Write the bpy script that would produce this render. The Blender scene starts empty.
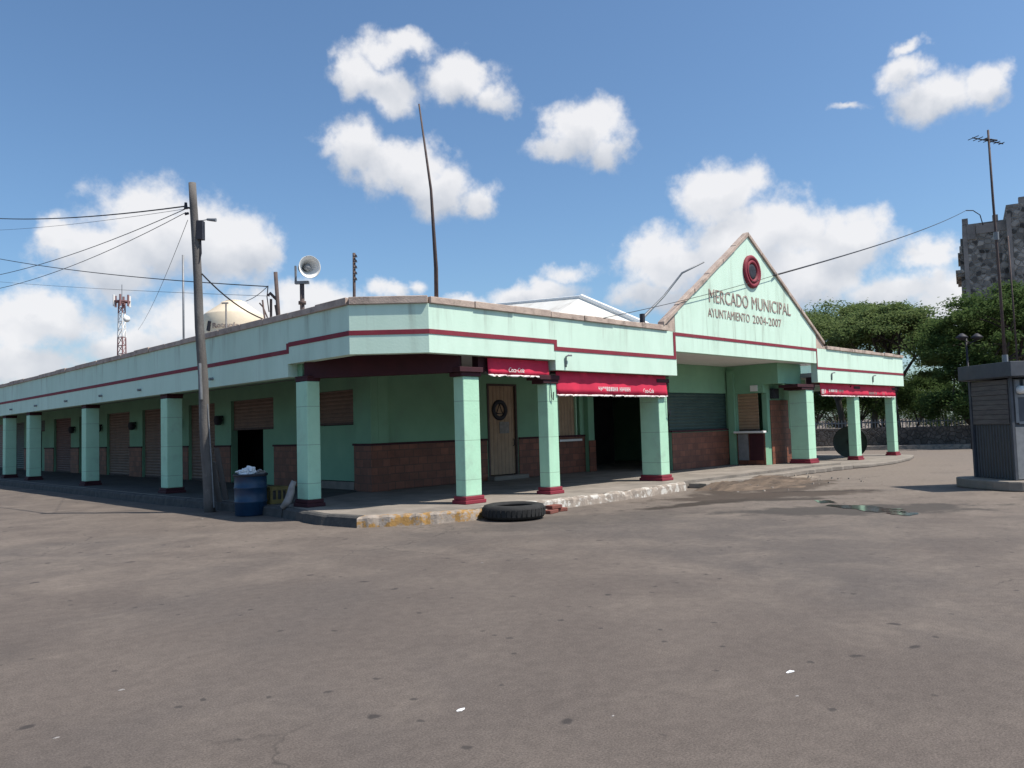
import bpy, bmesh, math, random
import numpy as np
from mathutils import Vector, Matrix
random.seed(7)
scn = bpy.context.scene
col = scn.collection

# ------------------------------------------------------------------ camera
FPX, W, H = 785.565, 1024, 768
R3 = Matrix(((0.7103037683, -0.0188100620, -0.7036439002),
             (-0.7032634365, -0.0613101457, -0.7082807388),
             (-0.0298177055, 0.9979415051, -0.0567772564)))
CAM = Vector((-8.18, -11.52, 1.65))
cd = bpy.data.cameras.new('camera'); cam = bpy.data.objects.new('camera', cd); col.objects.link(cam)
cam.matrix_world = Matrix.Translation(CAM) @ R3.to_4x4()
cd.sensor_width = 36; cd.lens = FPX / W * 36; cd.clip_start = .1; cd.clip_end = 3000
scn.camera = cam
def at(x, y, D):                     # the place seen at pixel (x, y), D metres deep
    return CAM + R3 @ Vector(((x - 512) / FPX, -(y - 384) / FPX, -1)) * D
def ray(x, y): return (R3 @ Vector(((x - 512) / FPX, -(y - 384) / FPX, -1))).normalized()

# ------------------------------------------------------------------ world, sun, exposure
SUN = Vector((.27, -.52, 1)).normalized()
EL = math.asin(SUN.z); AZ = math.atan2(SUN.x, SUN.y)
scn.view_settings.view_transform = 'Standard'; scn.view_settings.look = 'None'
scn.view_settings.exposure = 0.32; scn.view_settings.gamma = 1; scn.view_settings.use_curve_mapping = False
SKY_STRENGTH, SUN_STRENGTH = .112, 5.0
wd = bpy.data.worlds.new('World'); scn.world = wd; wd.use_nodes = True
wn = wd.node_tree; wn.nodes.clear()
def N(nt, t, **kw):
    n = nt.nodes.new(t)
    for k, v in kw.items(): setattr(n, k, v)
    return n
def setin(n, **kw):
    for k, v in kw.items(): n.inputs[k].default_value = v
def math_(nt, op, a, b=None, c=None, clamp=False):
    n = N(nt, 'ShaderNodeMath', operation=op, use_clamp=clamp)
    for i, v in enumerate((a, b, c)):
        if v is None: continue
        if isinstance(v, (int, float)): n.inputs[i].default_value = v
        else: nt.links.new(v, n.inputs[i])
    return n.outputs[0]
fwd = Vector((-R3[0][2], -R3[1][2], 0)).normalized(); rgt = Vector((fwd.y, -fwd.x, 0))
def azel(x, y):
    d = ray(x, y); return math.atan2(d.dot(rgt), d.dot(fwd)), math.asin(d.z)
CLOUDS = [  # centre and half size of each puff, measured on the photograph
 (402,48,40,16),(375,58,30,16),(352,76,27,30),(385,92,36,22),(462,82,46,27),(492,97,26,22),
 (356,148,34,36),(405,170,50,32),(440,190,44,26),(470,202,24,14),
 (583,128,44,36),(606,148,26,24),(556,148,30,17),
 (944,94,56,26),(901,74,28,18),(988,84,28,30),(909,50,16,8),(850,106,16,5),
 (165,236,92,52),(108,262,64,48),(222,244,60,48),(245,250,40,32),(60,232,22,20),
 (40,322,90,34),(20,364,80,30),(130,350,70,22),(230,322,100,34),(310,306,60,26),
 (716,196,46,34),(770,230,66,38),(668,264,52,40),(850,238,56,34),(898,292,80,22),(932,252,34,24),
 (806,278,80,34),(655,296,46,20),(740,250,70,50),(960,300,70,30),
 (530,296,54,15),(420,286,18,12),(572,276,30,13),(390,290,20,10),(465,300,30,8),
 (-120,300,120,40),(1150,260,120,50),(-200,150,100,50),(1250,90,120,40)]
g = bpy.data.node_groups.new('cloud_field', 'ShaderNodeTree')
g.interface.new_socket('P', in_out='INPUT', socket_type='NodeSocketVector')
g.interface.new_socket('F', in_out='OUTPUT', socket_type='NodeSocketFloat')
gi, go = N(g, 'NodeGroupInput'), N(g, 'NodeGroupOutput')
acc = None
for x, y, a, b in CLOUDS:
    az, el = azel(x, y); aw = abs(azel(x + a, y)[0] - azel(x - a, y)[0]) / 2; eh = abs(azel(x, y + b)[1] - azel(x, y - b)[1]) / 2
    aw *= 1.10; eh *= 1.10
    m = N(g, 'ShaderNodeVectorMath', operation='MULTIPLY_ADD'); g.links.new(gi.outputs[0], m.inputs[0])
    m.inputs[1].default_value = (1 / aw, 1 / eh, 0); m.inputs[2].default_value = (-az / aw, -el / eh, 0)
    l = N(g, 'ShaderNodeVectorMath', operation='LENGTH'); g.links.new(m.outputs[0], l.inputs[0])
    v = math_(g, 'SUBTRACT', 1, l.outputs['Value'])
    v = math_(g, 'MULTIPLY', v, min(1, .45 + b / 60))
    acc = v if acc is None else math_(g, 'SMOOTH_MAX', acc, v, .12)
g.links.new(acc, go.inputs[0])
L = wn.links.new
tc = N(wn, 'ShaderNodeTexCoord')
def dot(v):
    n = N(wn, 'ShaderNodeVectorMath', operation='DOT_PRODUCT'); L(tc.outputs['Generated'], n.inputs[0]); n.inputs[1].default_value = v; return n.outputs['Value']
zz = dot((0, 0, 1))
cmb = N(wn, 'ShaderNodeCombineXYZ')
L(math_(wn, 'ARCTAN2', dot(rgt), dot(fwd)), cmb.inputs[0]); L(math_(wn, 'ARCSINE', zz), cmb.inputs[1])
def noise(nt, vec, scale, detail=6, rough=.55, dist=0.0):
    n = N(nt, 'ShaderNodeTexNoise'); setin(n, Scale=scale, Detail=detail, Roughness=rough, Distortion=dist)
    if vec is not None: nt.links.new(vec, n.inputs['Vector'])
    return n
wz = noise(wn, tc.outputs['Generated'], 13, 5, .6)
wv = N(wn, 'ShaderNodeVectorMath', operation='MULTIPLY_ADD'); L(wz.outputs['Color'], wv.inputs[0])
wv.inputs[1].default_value = (.075, .055, 0); wv.inputs[2].default_value = (-.0375, -.0275, 0)
wa = N(wn, 'ShaderNodeVectorMath', operation='ADD'); L(cmb.outputs[0], wa.inputs[0]); L(wv.outputs[0], wa.inputs[1])
def field(off):
    o = N(wn, 'ShaderNodeVectorMath', operation='ADD'); L(wa.outputs[0], o.inputs[0]); o.inputs[1].default_value = off
    q = N(wn, 'ShaderNodeGroup'); q.node_tree = g; L(o.outputs[0], q.inputs[0]); return q.outputs[0]
bil = noise(wn, tc.outputs['Generated'], 24, 9, .60); bis = noise(wn, tc.outputs['Generated'], 20, 4, .5)
fld = math_(wn, 'ADD', field((0, 0, 0)), math_(wn, 'MULTIPLY', math_(wn, 'SUBTRACT', bil.outputs['Fac'], .5), 1.2))
mr = N(wn, 'ShaderNodeMapRange', interpolation_type='SMOOTHSTEP'); L(fld, mr.inputs['Value']); setin(mr, **{'From Min': -.06, 'From Max': .50})
up = math_(wn, 'SUBTRACT', field((0, .035, 0)), field((0, -.02, 0)))       # bottoms are thicker above them, hence greyer
shd = math_(wn, 'ADD', math_(wn, 'MULTIPLY_ADD', up, .85, .36), math_(wn, 'MULTIPLY', math_(wn, 'SUBTRACT', bis.outputs['Fac'], .5), -1.3), clamp=True)
cmix = N(wn, 'ShaderNodeMix', data_type='RGBA'); L(shd, cmix.inputs['Factor'])
cmix.inputs['A'].default_value = (.90, .90, .92, 1); cmix.inputs['B'].default_value = (.56, .60, .67, 1)
sky = N(wn, 'ShaderNodeTexSky', sky_type='NISHITA', sun_disc=False); sky.sun_elevation = EL; sky.sun_rotation = AZ
sky.air_density = 1.0; sky.dust_density = 1.3; sky.ozone_density = 3.0; sky.altitude = 10
skt = N(wn, 'ShaderNodeMix', data_type='RGBA', blend_type='MULTIPLY'); skt.inputs['Factor'].default_value = 1; L(sky.outputs[0], skt.inputs['A']); skt.inputs['B'].default_value = (.84, 1.0, 1.08, 1)
b1, b2 = N(wn, 'ShaderNodeBackground'), N(wn, 'ShaderNodeBackground')
L(skt.outputs['Result'], b1.inputs[0]); b1.inputs[1].default_value = SKY_STRENGTH
L(cmix.outputs['Result'], b2.inputs[0]); b2.inputs[1].default_value = .80
ms = N(wn, 'ShaderNodeMixShader')
L(math_(wn, 'MULTIPLY', mr.outputs[0], .96), ms.inputs[0]); L(b1.outputs[0], ms.inputs[1]); L(b2.outputs[0], ms.inputs[2])
L(ms.outputs[0], N(wn, 'ShaderNodeOutputWorld').inputs[0])
sl = bpy.data.lights.new('sun', 'SUN'); sl.energy = SUN_STRENGTH; sl.angle = math.radians(.55); sl.color = (1, .93, .83)
so = bpy.data.objects.new('sun', sl); col.objects.link(so); so.rotation_euler = SUN.to_track_quat('Z', 'Y').to_euler()

# ------------------------------------------------------------------ materials
def mat(name, c1, c2=None, scale=3., rough=.85, bump=0., bscale=40., stain=None, stain_amt=.0, stain_scale=1.2, spec=.3, metal=0., stretch=(1, 1, 1), detail=6, streak=0., joint=0.):
    m = bpy.data.materials.new(name); m.use_nodes = True; nt = m.node_tree; p = nt.nodes['Principled BSDF']
    setin(p, Roughness=rough, Metallic=metal); p.inputs['Specular IOR Level'].default_value = spec
    ge = N(nt, 'ShaderNodeNewGeometry'); mp = N(nt, 'ShaderNodeMapping'); nt.links.new(ge.outputs['Position'], mp.inputs[0]); mp.inputs['Scale'].default_value = stretch
    vec = mp.outputs[0]
    n = noise(nt, vec, scale, detail, .6)
    rmp = N(nt, 'ShaderNodeMapRange'); nt.links.new(n.outputs['Fac'], rmp.inputs[0]); setin(rmp, **{'From Min': .32, 'From Max': .68})
    mx = N(nt, 'ShaderNodeMix', data_type='RGBA'); nt.links.new(rmp.outputs[0], mx.inputs['Factor'])
    mx.inputs['A'].default_value = (*c1, 1); mx.inputs['B'].default_value = (*(c2 or [v * .82 for v in c1]), 1)
    out = mx.outputs['Result']
    if stain:
        n2 = noise(nt, vec, stain_scale, 9, .7)
        r2 = N(nt, 'ShaderNodeMapRange', interpolation_type='SMOOTHSTEP'); nt.links.new(n2.outputs['Fac'], r2.inputs[0]); setin(r2, **{'From Min': .5, 'From Max': .72, 'To Max': stain_amt})
        m2 = N(nt, 'ShaderNodeMix', data_type='RGBA'); nt.links.new(r2.outputs[0], m2.inputs['Factor']); nt.links.new(out, m2.inputs['A']); m2.inputs['B'].default_value = (*stain, 1)
        out = m2.outputs['Result']
    if streak:
        mp2 = N(nt, 'ShaderNodeMapping'); nt.links.new(ge.outputs['Position'], mp2.inputs[0]); mp2.inputs['Scale'].default_value = (2.6, 2.6, .22)
        n3 = noise(nt, mp2.outputs[0], 1., 6, .65); r3 = N(nt, 'ShaderNodeMapRange', interpolation_type='SMOOTHSTEP'); n3.inputs['Distortion'].default_value = .6; s4 = N(nt, 'ShaderNodeSeparateXYZ'); nt.links.new(ge.outputs['Position'], s4.inputs[0]); nt.links.new(n3.outputs['Fac'], r3.inputs[0]); setin(r3, **{'From Min': .50, 'From Max': .75, 'To Max': streak})
        m3 = N(nt, 'ShaderNodeMix', data_type='RGBA'); r4 = N(nt, 'ShaderNodeMapRange', interpolation_type='SMOOTHSTEP'); nt.links.new(s4.outputs[2], r4.inputs[0]); setin(r4, **{'From Min': 3.45, 'From Max': 4.08, 'To Min': .6, 'To Max': 2.2})      # dirt washes down from the coping
        nt.links.new(math_(nt, 'MULTIPLY', r3.outputs[0], r4.outputs[0], clamp=True), m3.inputs['Factor']); nt.links.new(out, m3.inputs['A']); m3.inputs['B'].default_value = (.24, .26, .21, 1); out = m3.outputs['Result']
    if joint:
        sz = N(nt, 'ShaderNodeSeparateXYZ'); nt.links.new(ge.outputs['Position'], sz.inputs[0])
        fr = math_(nt, 'FRACT', math_(nt, 'DIVIDE', math_(nt, 'ADD', sz.outputs[2], .12), joint)); ln = math_(nt, 'MULTIPLY', math_(nt, 'LESS_THAN', fr, .016), .6)
        m4 = N(nt, 'ShaderNodeMix', data_type='RGBA'); nt.links.new(ln, m4.inputs['Factor']); nt.links.new(out, m4.inputs['A']); m4.inputs['B'].default_value = (.16, .24, .18, 1); out = m4.outputs['Result']
    nt.links.new(out, p.inputs['Base Color'])
    if bump:
        b = N(nt, 'ShaderNodeBump'); setin(b, Strength=bump, Distance=.02); nb = noise(nt, ge.outputs['Position'], bscale, 5, .6)
        nt.links.new(nb.outputs['Fac'], b.inputs['Height']); nt.links.new(b.outputs[0], p.inputs['Normal'])
    m['out'] = 1
    return m
M = {}
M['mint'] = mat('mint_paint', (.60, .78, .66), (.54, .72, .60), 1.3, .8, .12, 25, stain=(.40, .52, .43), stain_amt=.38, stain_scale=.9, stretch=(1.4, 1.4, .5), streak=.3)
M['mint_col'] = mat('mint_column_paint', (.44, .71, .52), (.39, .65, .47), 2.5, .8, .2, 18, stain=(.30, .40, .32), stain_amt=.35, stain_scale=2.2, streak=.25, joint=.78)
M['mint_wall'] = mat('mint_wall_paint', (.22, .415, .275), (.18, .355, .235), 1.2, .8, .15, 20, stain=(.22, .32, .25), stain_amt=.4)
M['ceil'] = mat('ceiling_paint', (.36, .35, .36), (.28, .28, .28), 1.5, .9)
M['maroon'] = mat('maroon_paint', (.24, .028, .045), (.19, .025, .04), 3, .7, .1, 30, stain=(.2, .12, .11), stain_amt=.35)
M['maroon_dk'] = mat('dark_maroon_paint', (.058, .016, .022), (.042, .013, .018), 3, .75)
M['coping'] = mat('weathered_concrete_coping', (.52, .42, .35), (.36, .28, .24), 3.5, .95, .5, 30, stain=(.09, .075, .065), stain_amt=.75, stain_scale=2.3)
M['dado'] = None
M['concrete'] = mat('sidewalk_concrete', (.26, .23, .20), (.17, .15, .13), 1.6, .95, .35, 35, stain=(.10, .09, .08), stain_amt=.5, stain_scale=1.1)
M['shutter'] = None
M['black'] = mat('dark_interior', (.035, .038, .036), (.025, .027, .026), 2, .95)  # near-black walls put the unlit depth of the openings into their colour
M['steel'] = mat('galvanised_steel', (.25, .26, .28), (.19, .2, .21), 8, .55, metal=.3)
M['rust'] = mat('rusty_iron', (.12, .085, .075), (.07, .055, .055), 9, .8)
M['darkmetal'] = mat('dark_metal', (.035, .035, .045), (.02, .02, .028), 6, .6)
M['cable'] = mat('black_cable', (.025, .025, .03), None, 4, .6)
M['white'] = mat('white_paint', (.78, .78, .76), (.70, .70, .68), 4, .7)
M['roofsheet'] = mat('white_roof_sheet', (.72, .71, .66), (.62, .60, .55), 1.2, .6, stain=(.3, .26, .22), stain_amt=.4)
M['rubber'] = mat('tyre_rubber', (.028, .028, .028), (.018, .018, .018), 8, .85, .3, 60)
M['brickred'] = mat('old_red_brick', (.22, .075, .055), (.15, .06, .05), 9, .9, .5, 50)
M['blue'] = mat('blue_plastic', (.008, .045, .10), (.006, .03, .075), 5, .45, spec=.5)
M['bag'] = mat('white_plastic_bag', (.80, .81, .82), (.68, .7, .72), 9, .45)
M['crate'] = mat('yellow_plastic', (.20, .15, .05), (.14, .11, .04), 6, .6)
M['plank'] = mat('grey_old_wood', (.14, .125, .115), (.09, .08, .075), 5, .9, .3, 30, stretch=(1, 1, .2))
M['sack'] = mat('grey_sack', (.30, .28, .27), (.2, .19, .18), 10, .9)
M['poleconc'] = mat('weathered_pole', (.15, .14, .133), (.09, .084, .08), 4, .9, .4, 30, stain=(.36, .34, .32), stain_amt=.4, stain_scale=2.5, stretch=(1, 1, .35))
M['cream'] = mat('cream_plastic', (.74, .63, .48), (.66, .56, .42), 2, .6)
M['letter'] = mat('maroon_letters', (.20, .11, .10), (.46, .42, .36), 8, .75)
M['red_awn'] = mat('red_awning_cloth', (.62, .028, .075), (.50, .024, .065), 4, .75, stain=(.30, .05, .06), stain_amt=.4, stain_scale=1.8)
M['inkwhite'] = mat('white_print', (.82, .74, .72), None, 6, .8)
M['red'] = mat('hazy_red_tower_paint', (.24, .13, .13), None, 2, .7)  # red paled towards grey so the distance haze sits in the colour
M['grey_kiosk'] = mat('grey_kiosk_paint', (.085, .094, .11), (.062, .070, .084), 5, .6, .1, 20, stain=(.08, .075, .075), stain_amt=.4)
M['grey_plank'] = mat('grey_kiosk_boards', (.14, .13, .125), (.085, .08, .08), 6, .8, .2, 30, stretch=(.4, .4, 2))
M['grey_lt'] = mat('light_grey_kiosk_paint', (.24, .25, .26), (.17, .18, .19), 5, .6)
M['glass'] = mat('dark_glass', (.03, .035, .04), None, 2, .1, spec=.6)
M['disc'] = mat('dark_green_paint', (.018, .032, .026), (.012, .02, .017), 5, .5)
M['bark'] = mat('tree_bark', (.085, .07, .058), (.05, .042, .036), 4, .95, .5, 12, stretch=(1, 1, .25))
M['wood'] = None

def tile_mat(name, c1, c2, mortar, bw, bh, msize=.012, axis='x', bump=.3):
    m = bpy.data.materials.new(name); m.use_nodes = True; nt = m.node_tree; p = nt.nodes['Principled BSDF']; setin(p, Roughness=.6)
    ge = N(nt, 'ShaderNodeNewGeometry'); sp = N(nt, 'ShaderNodeSeparateXYZ'); nt.links.new(ge.outputs['Position'], sp.inputs[0])
    cb = N(nt, 'ShaderNodeCombineXYZ'); nt.links.new(math_(nt, 'ADD', sp.outputs[0], sp.outputs[1]), cb.inputs[0]); nt.links.new(sp.outputs[2], cb.inputs[1])
    br = N(nt, 'ShaderNodeTexBrick'); nt.links.new(cb.outputs[0], br.inputs['Vector'])
    br.inputs['Color1'].default_value = (*c1, 1); br.inputs['Color2'].default_value = (*c2, 1); br.inputs['Mortar'].default_value = (*mortar, 1)
    setin(br, Scale=1., **{'Mortar Size': msize, 'Brick Width': bw, 'Row Height': bh})
    n = noise(nt, ge.outputs['Position'], 3, 7, .65); mx = N(nt, 'ShaderNodeMix', data_type='RGBA', blend_type='MULTIPLY'); mx.inputs['Factor'].default_value = .6
    nt.links.new(br.outputs['Color'], mx.inputs['A'])
    rr = N(nt, 'ShaderNodeMapRange'); nt.links.new(n.outputs['Fac'], rr.inputs[0]); setin(rr, **{'From Min': .3, 'From Max': .7, 'To Min': .45, 'To Max': 1.2}); nt.links.new(rr.outputs[0], mx.inputs['B'])
    nt.links.new(mx.outputs['Result'], p.inputs['Base Color'])
    b = N(nt, 'ShaderNodeBump'); setin(b, Strength=bump, Distance=.01); nt.links.new(br.outputs['Fac'], b.inputs['Height']); b.invert = True; nt.links.new(b.outputs[0], p.inputs['Normal'])
    return m
M['dado'] = tile_mat('brown_red_tiles', (.25, .088, .050), (.16, .056, .034), (.12, .05, .034), .30, .20)
M['tower'] = tile_mat('dark_rubble_stone', (.30, .27, .245), (.10, .09, .085), (.20, .18, .165), 1.1, .62, .09, bump=.6)
def stone_mat(name, scale, c1, c2, gap):
    m = bpy.data.materials.new(name); m.use_nodes = True; nt = m.node_tree; p = nt.nodes['Principled BSDF']; setin(p, Roughness=.95)
    ge = N(nt, 'ShaderNodeNewGeometry'); wp = noise(nt, ge.outputs['Position'], scale * 1.5, 3)
    ad = N(nt, 'ShaderNodeVectorMath', operation='MULTIPLY_ADD'); nt.links.new(wp.outputs['Color'], ad.inputs[0]); ad.inputs[1].default_value = (.35 / scale,) * 3; nt.links.new(ge.outputs['Position'], ad.inputs[2])
    v = N(nt, 'ShaderNodeTexVoronoi'); setin(v, Scale=scale); nt.links.new(ad.outputs[0], v.inputs['Vector'])
    e = N(nt, 'ShaderNodeTexVoronoi', feature='DISTANCE_TO_EDGE'); setin(e, Scale=scale); nt.links.new(ad.outputs[0], e.inputs['Vector'])
    sp = N(nt, 'ShaderNodeSeparateXYZ'); nt.links.new(v.outputs['Color'], sp.inputs[0])
    mx = N(nt, 'ShaderNodeMix', data_type='RGBA'); nt.links.new(sp.outputs[0], mx.inputs['Factor']); mx.inputs['A'].default_value = (*c1, 1); mx.inputs['B'].default_value = (*c2, 1)
    r = N(nt, 'ShaderNodeMapRange'); nt.links.new(e.outputs['Distance'], r.inputs[0]); setin(r, **{'From Min': .02, 'From Max': .12})
    m2 = N(nt, 'ShaderNodeMix', data_type='RGBA'); nt.links.new(r.outputs[0], m2.inputs['Factor']); m2.inputs['A'].default_value = (*gap, 1); nt.links.new(mx.outputs['Result'], m2.inputs['B'])
    big = noise(nt, ge.outputs['Position'], scale * .18, 5, .6)
    r3 = N(nt, 'ShaderNodeMapRange'); nt.links.new(big.outputs['Fac'], r3.inputs[0]); setin(r3, **{'From Min': .35, 'From Max': .65, 'To Min': .55, 'To Max': 1.25})
    m3 = N(nt, 'ShaderNodeMix', data_type='RGBA', blend_type='MULTIPLY'); m3.inputs['Factor'].default_value = 1; nt.links.new(m2.outputs['Result'], m3.inputs['A']); nt.links.new(r3.outputs[0], m3.inputs['B'])
    nt.links.new(m3.outputs['Result'], p.inputs['Base Color'])
    b = N(nt, 'ShaderNodeBump'); setin(b, Strength=.8, Distance=.08); nt.links.new(r.outputs[0], b.inputs['Height']); nt.links.new(b.outputs[0], p.inputs['Normal'])
    return m
M['tower'] = stone_mat('dark_rubble_stone', 2.0, (.46, .41, .36), (.06, .055, .05), (.27, .24, .215))
M['towerplain'] = mat('weathered_plaster', (.36, .31, .28), (.22, .195, .18), .5, .95, .3, 6, stain=(.07, .065, .06), stain_amt=.8, stain_scale=.35)
M['stonewall'] = stone_mat('field_stone_wall', 4.2, (.15, .125, .11), (.085, .072, .064), (.075, .066, .06))
def slat_mat(name, c1, c2, period, axis, rough=.6, depth=.02, metal=0.):
    """ribbed sheet: slats run across the given axis (z for roller shutters, h for upright boards)"""
    m = bpy.data.materials.new(name); m.use_nodes = True; nt = m.node_tree; p = nt.nodes['Principled BSDF']; setin(p, Roughness=rough, Metallic=metal)
    ge = N(nt, 'ShaderNodeNewGeometry'); sp = N(nt, 'ShaderNodeSeparateXYZ'); nt.links.new(ge.outputs['Position'], sp.inputs[0])
    s = sp.outputs[2] if axis == 'z' else math_(nt, 'ADD', sp.outputs[0], sp.outputs[1])
    w = math_(nt, 'PINGPONG', math_(nt, 'MULTIPLY', s, 2 / period), 1.0)
    n = noise(nt, ge.outputs['Position'], 2.5, 7, .65)
    mx = N(nt, 'ShaderNodeMix', data_type='RGBA'); rr = N(nt, 'ShaderNodeMapRange'); nt.links.new(n.outputs['Fac'], rr.inputs[0]); setin(rr, **{'From Min': .32, 'From Max': .68}); nt.links.new(rr.outputs[0], mx.inputs['Factor'])
    mx.inputs['A'].default_value = (*c1, 1); mx.inputs['B'].default_value = (*c2, 1)
    gr = N(nt, 'ShaderNodeMapRange'); nt.links.new(w, gr.inputs[0]); setin(gr, **{'From Min': .0, 'From Max': .16, 'To Min': .35, 'To Max': 1.})
    m2 = N(nt, 'ShaderNodeMix', data_type='RGBA', blend_type='MULTIPLY'); m2.inputs['Factor'].default_value = 1; nt.links.new(mx.outputs['Result'], m2.inputs['A']); nt.links.new(gr.outputs[0], m2.inputs['B'])
    nt.links.new(m2.outputs['Result'], p.inputs['Base Color'])
    b = N(nt, 'ShaderNodeBump'); setin(b, Strength=1., Distance=depth); nt.links.new(w, b.inputs['Height']); nt.links.new(b.outputs[0], p.inputs['Normal'])
    return m
M['shutter'] = slat_mat('brown_roller_shutter', (.23, .145, .108), (.165, .104, .08), .11, 'z')
M['shutter_red'] = slat_mat('dark_red_roller_shutter', (.15, .065, .055), (.11, .05, .045), .11, 'z')
M['shutter_green'] = slat_mat('dark_green_roller_shutter', (.045, .085, .075), (.03, .06, .055), .11, 'z')
M['shutter_tan'] = slat_mat('tan_roller_shutter', (.42, .27, .17), (.32, .2, .13), .11, 'z')
M['wood'] = slat_mat('tan_wood_boards', (.42, .29, .19), (.31, .21, .14), .15, 'h', .7)
M['corr'] = slat_mat('grey_corrugated_sheet', (.072, .083, .098), (.05, .058, .07), .13, 'h', .55, .03, .2)

# kerb concrete with flaking paint
def paint_mat(name, paint, cover):
    m = mat(name, (.34, .29, .245), (.23, .195, .165), 5, .95, .6, 25, stain=(.09, .08, .07), stain_amt=.7, stain_scale=3.)
    nt = m.node_tree; p = nt.nodes['Principled BSDF']; src = p.inputs['Base Color'].links[0].from_socket
    ge = N(nt, 'ShaderNodeNewGeometry'); n = noise(nt, ge.outputs['Position'], 4.5, 9, .7)
    r = N(nt, 'ShaderNodeMapRange', interpolation_type='SMOOTHSTEP'); nt.links.new(n.outputs['Fac'], r.inputs[0]); setin(r, **{'From Min': cover, 'From Max': cover + .08})
    mx = N(nt, 'ShaderNodeMix', data_type='RGBA'); nt.links.new(r.outputs[0], mx.inputs['Factor']); nt.links.new(src, mx.inputs['A']); mx.inputs['B'].default_value = (*paint, 1); nt.links.new(mx.outputs['Result'], p.inputs['Base Color'])
    return m
M['kerb_yellow'] = paint_mat('flaking_yellow_kerb', (.30, .175, .06), .49)
M['kerb_white'] = paint_mat('flaking_white_kerb', (.50, .48, .44), .50)
M['kerb_grey'] = paint_mat('grey_kerb', (.16, .15, .14), .50)
M['kerb_dark'] = mat('shade_dark_kerb', (.055, .055, .055), (.09, .085, .08), 6, .9, .5, 25)  # kerb concrete darkened to hold the building's shadow along the left side

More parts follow.
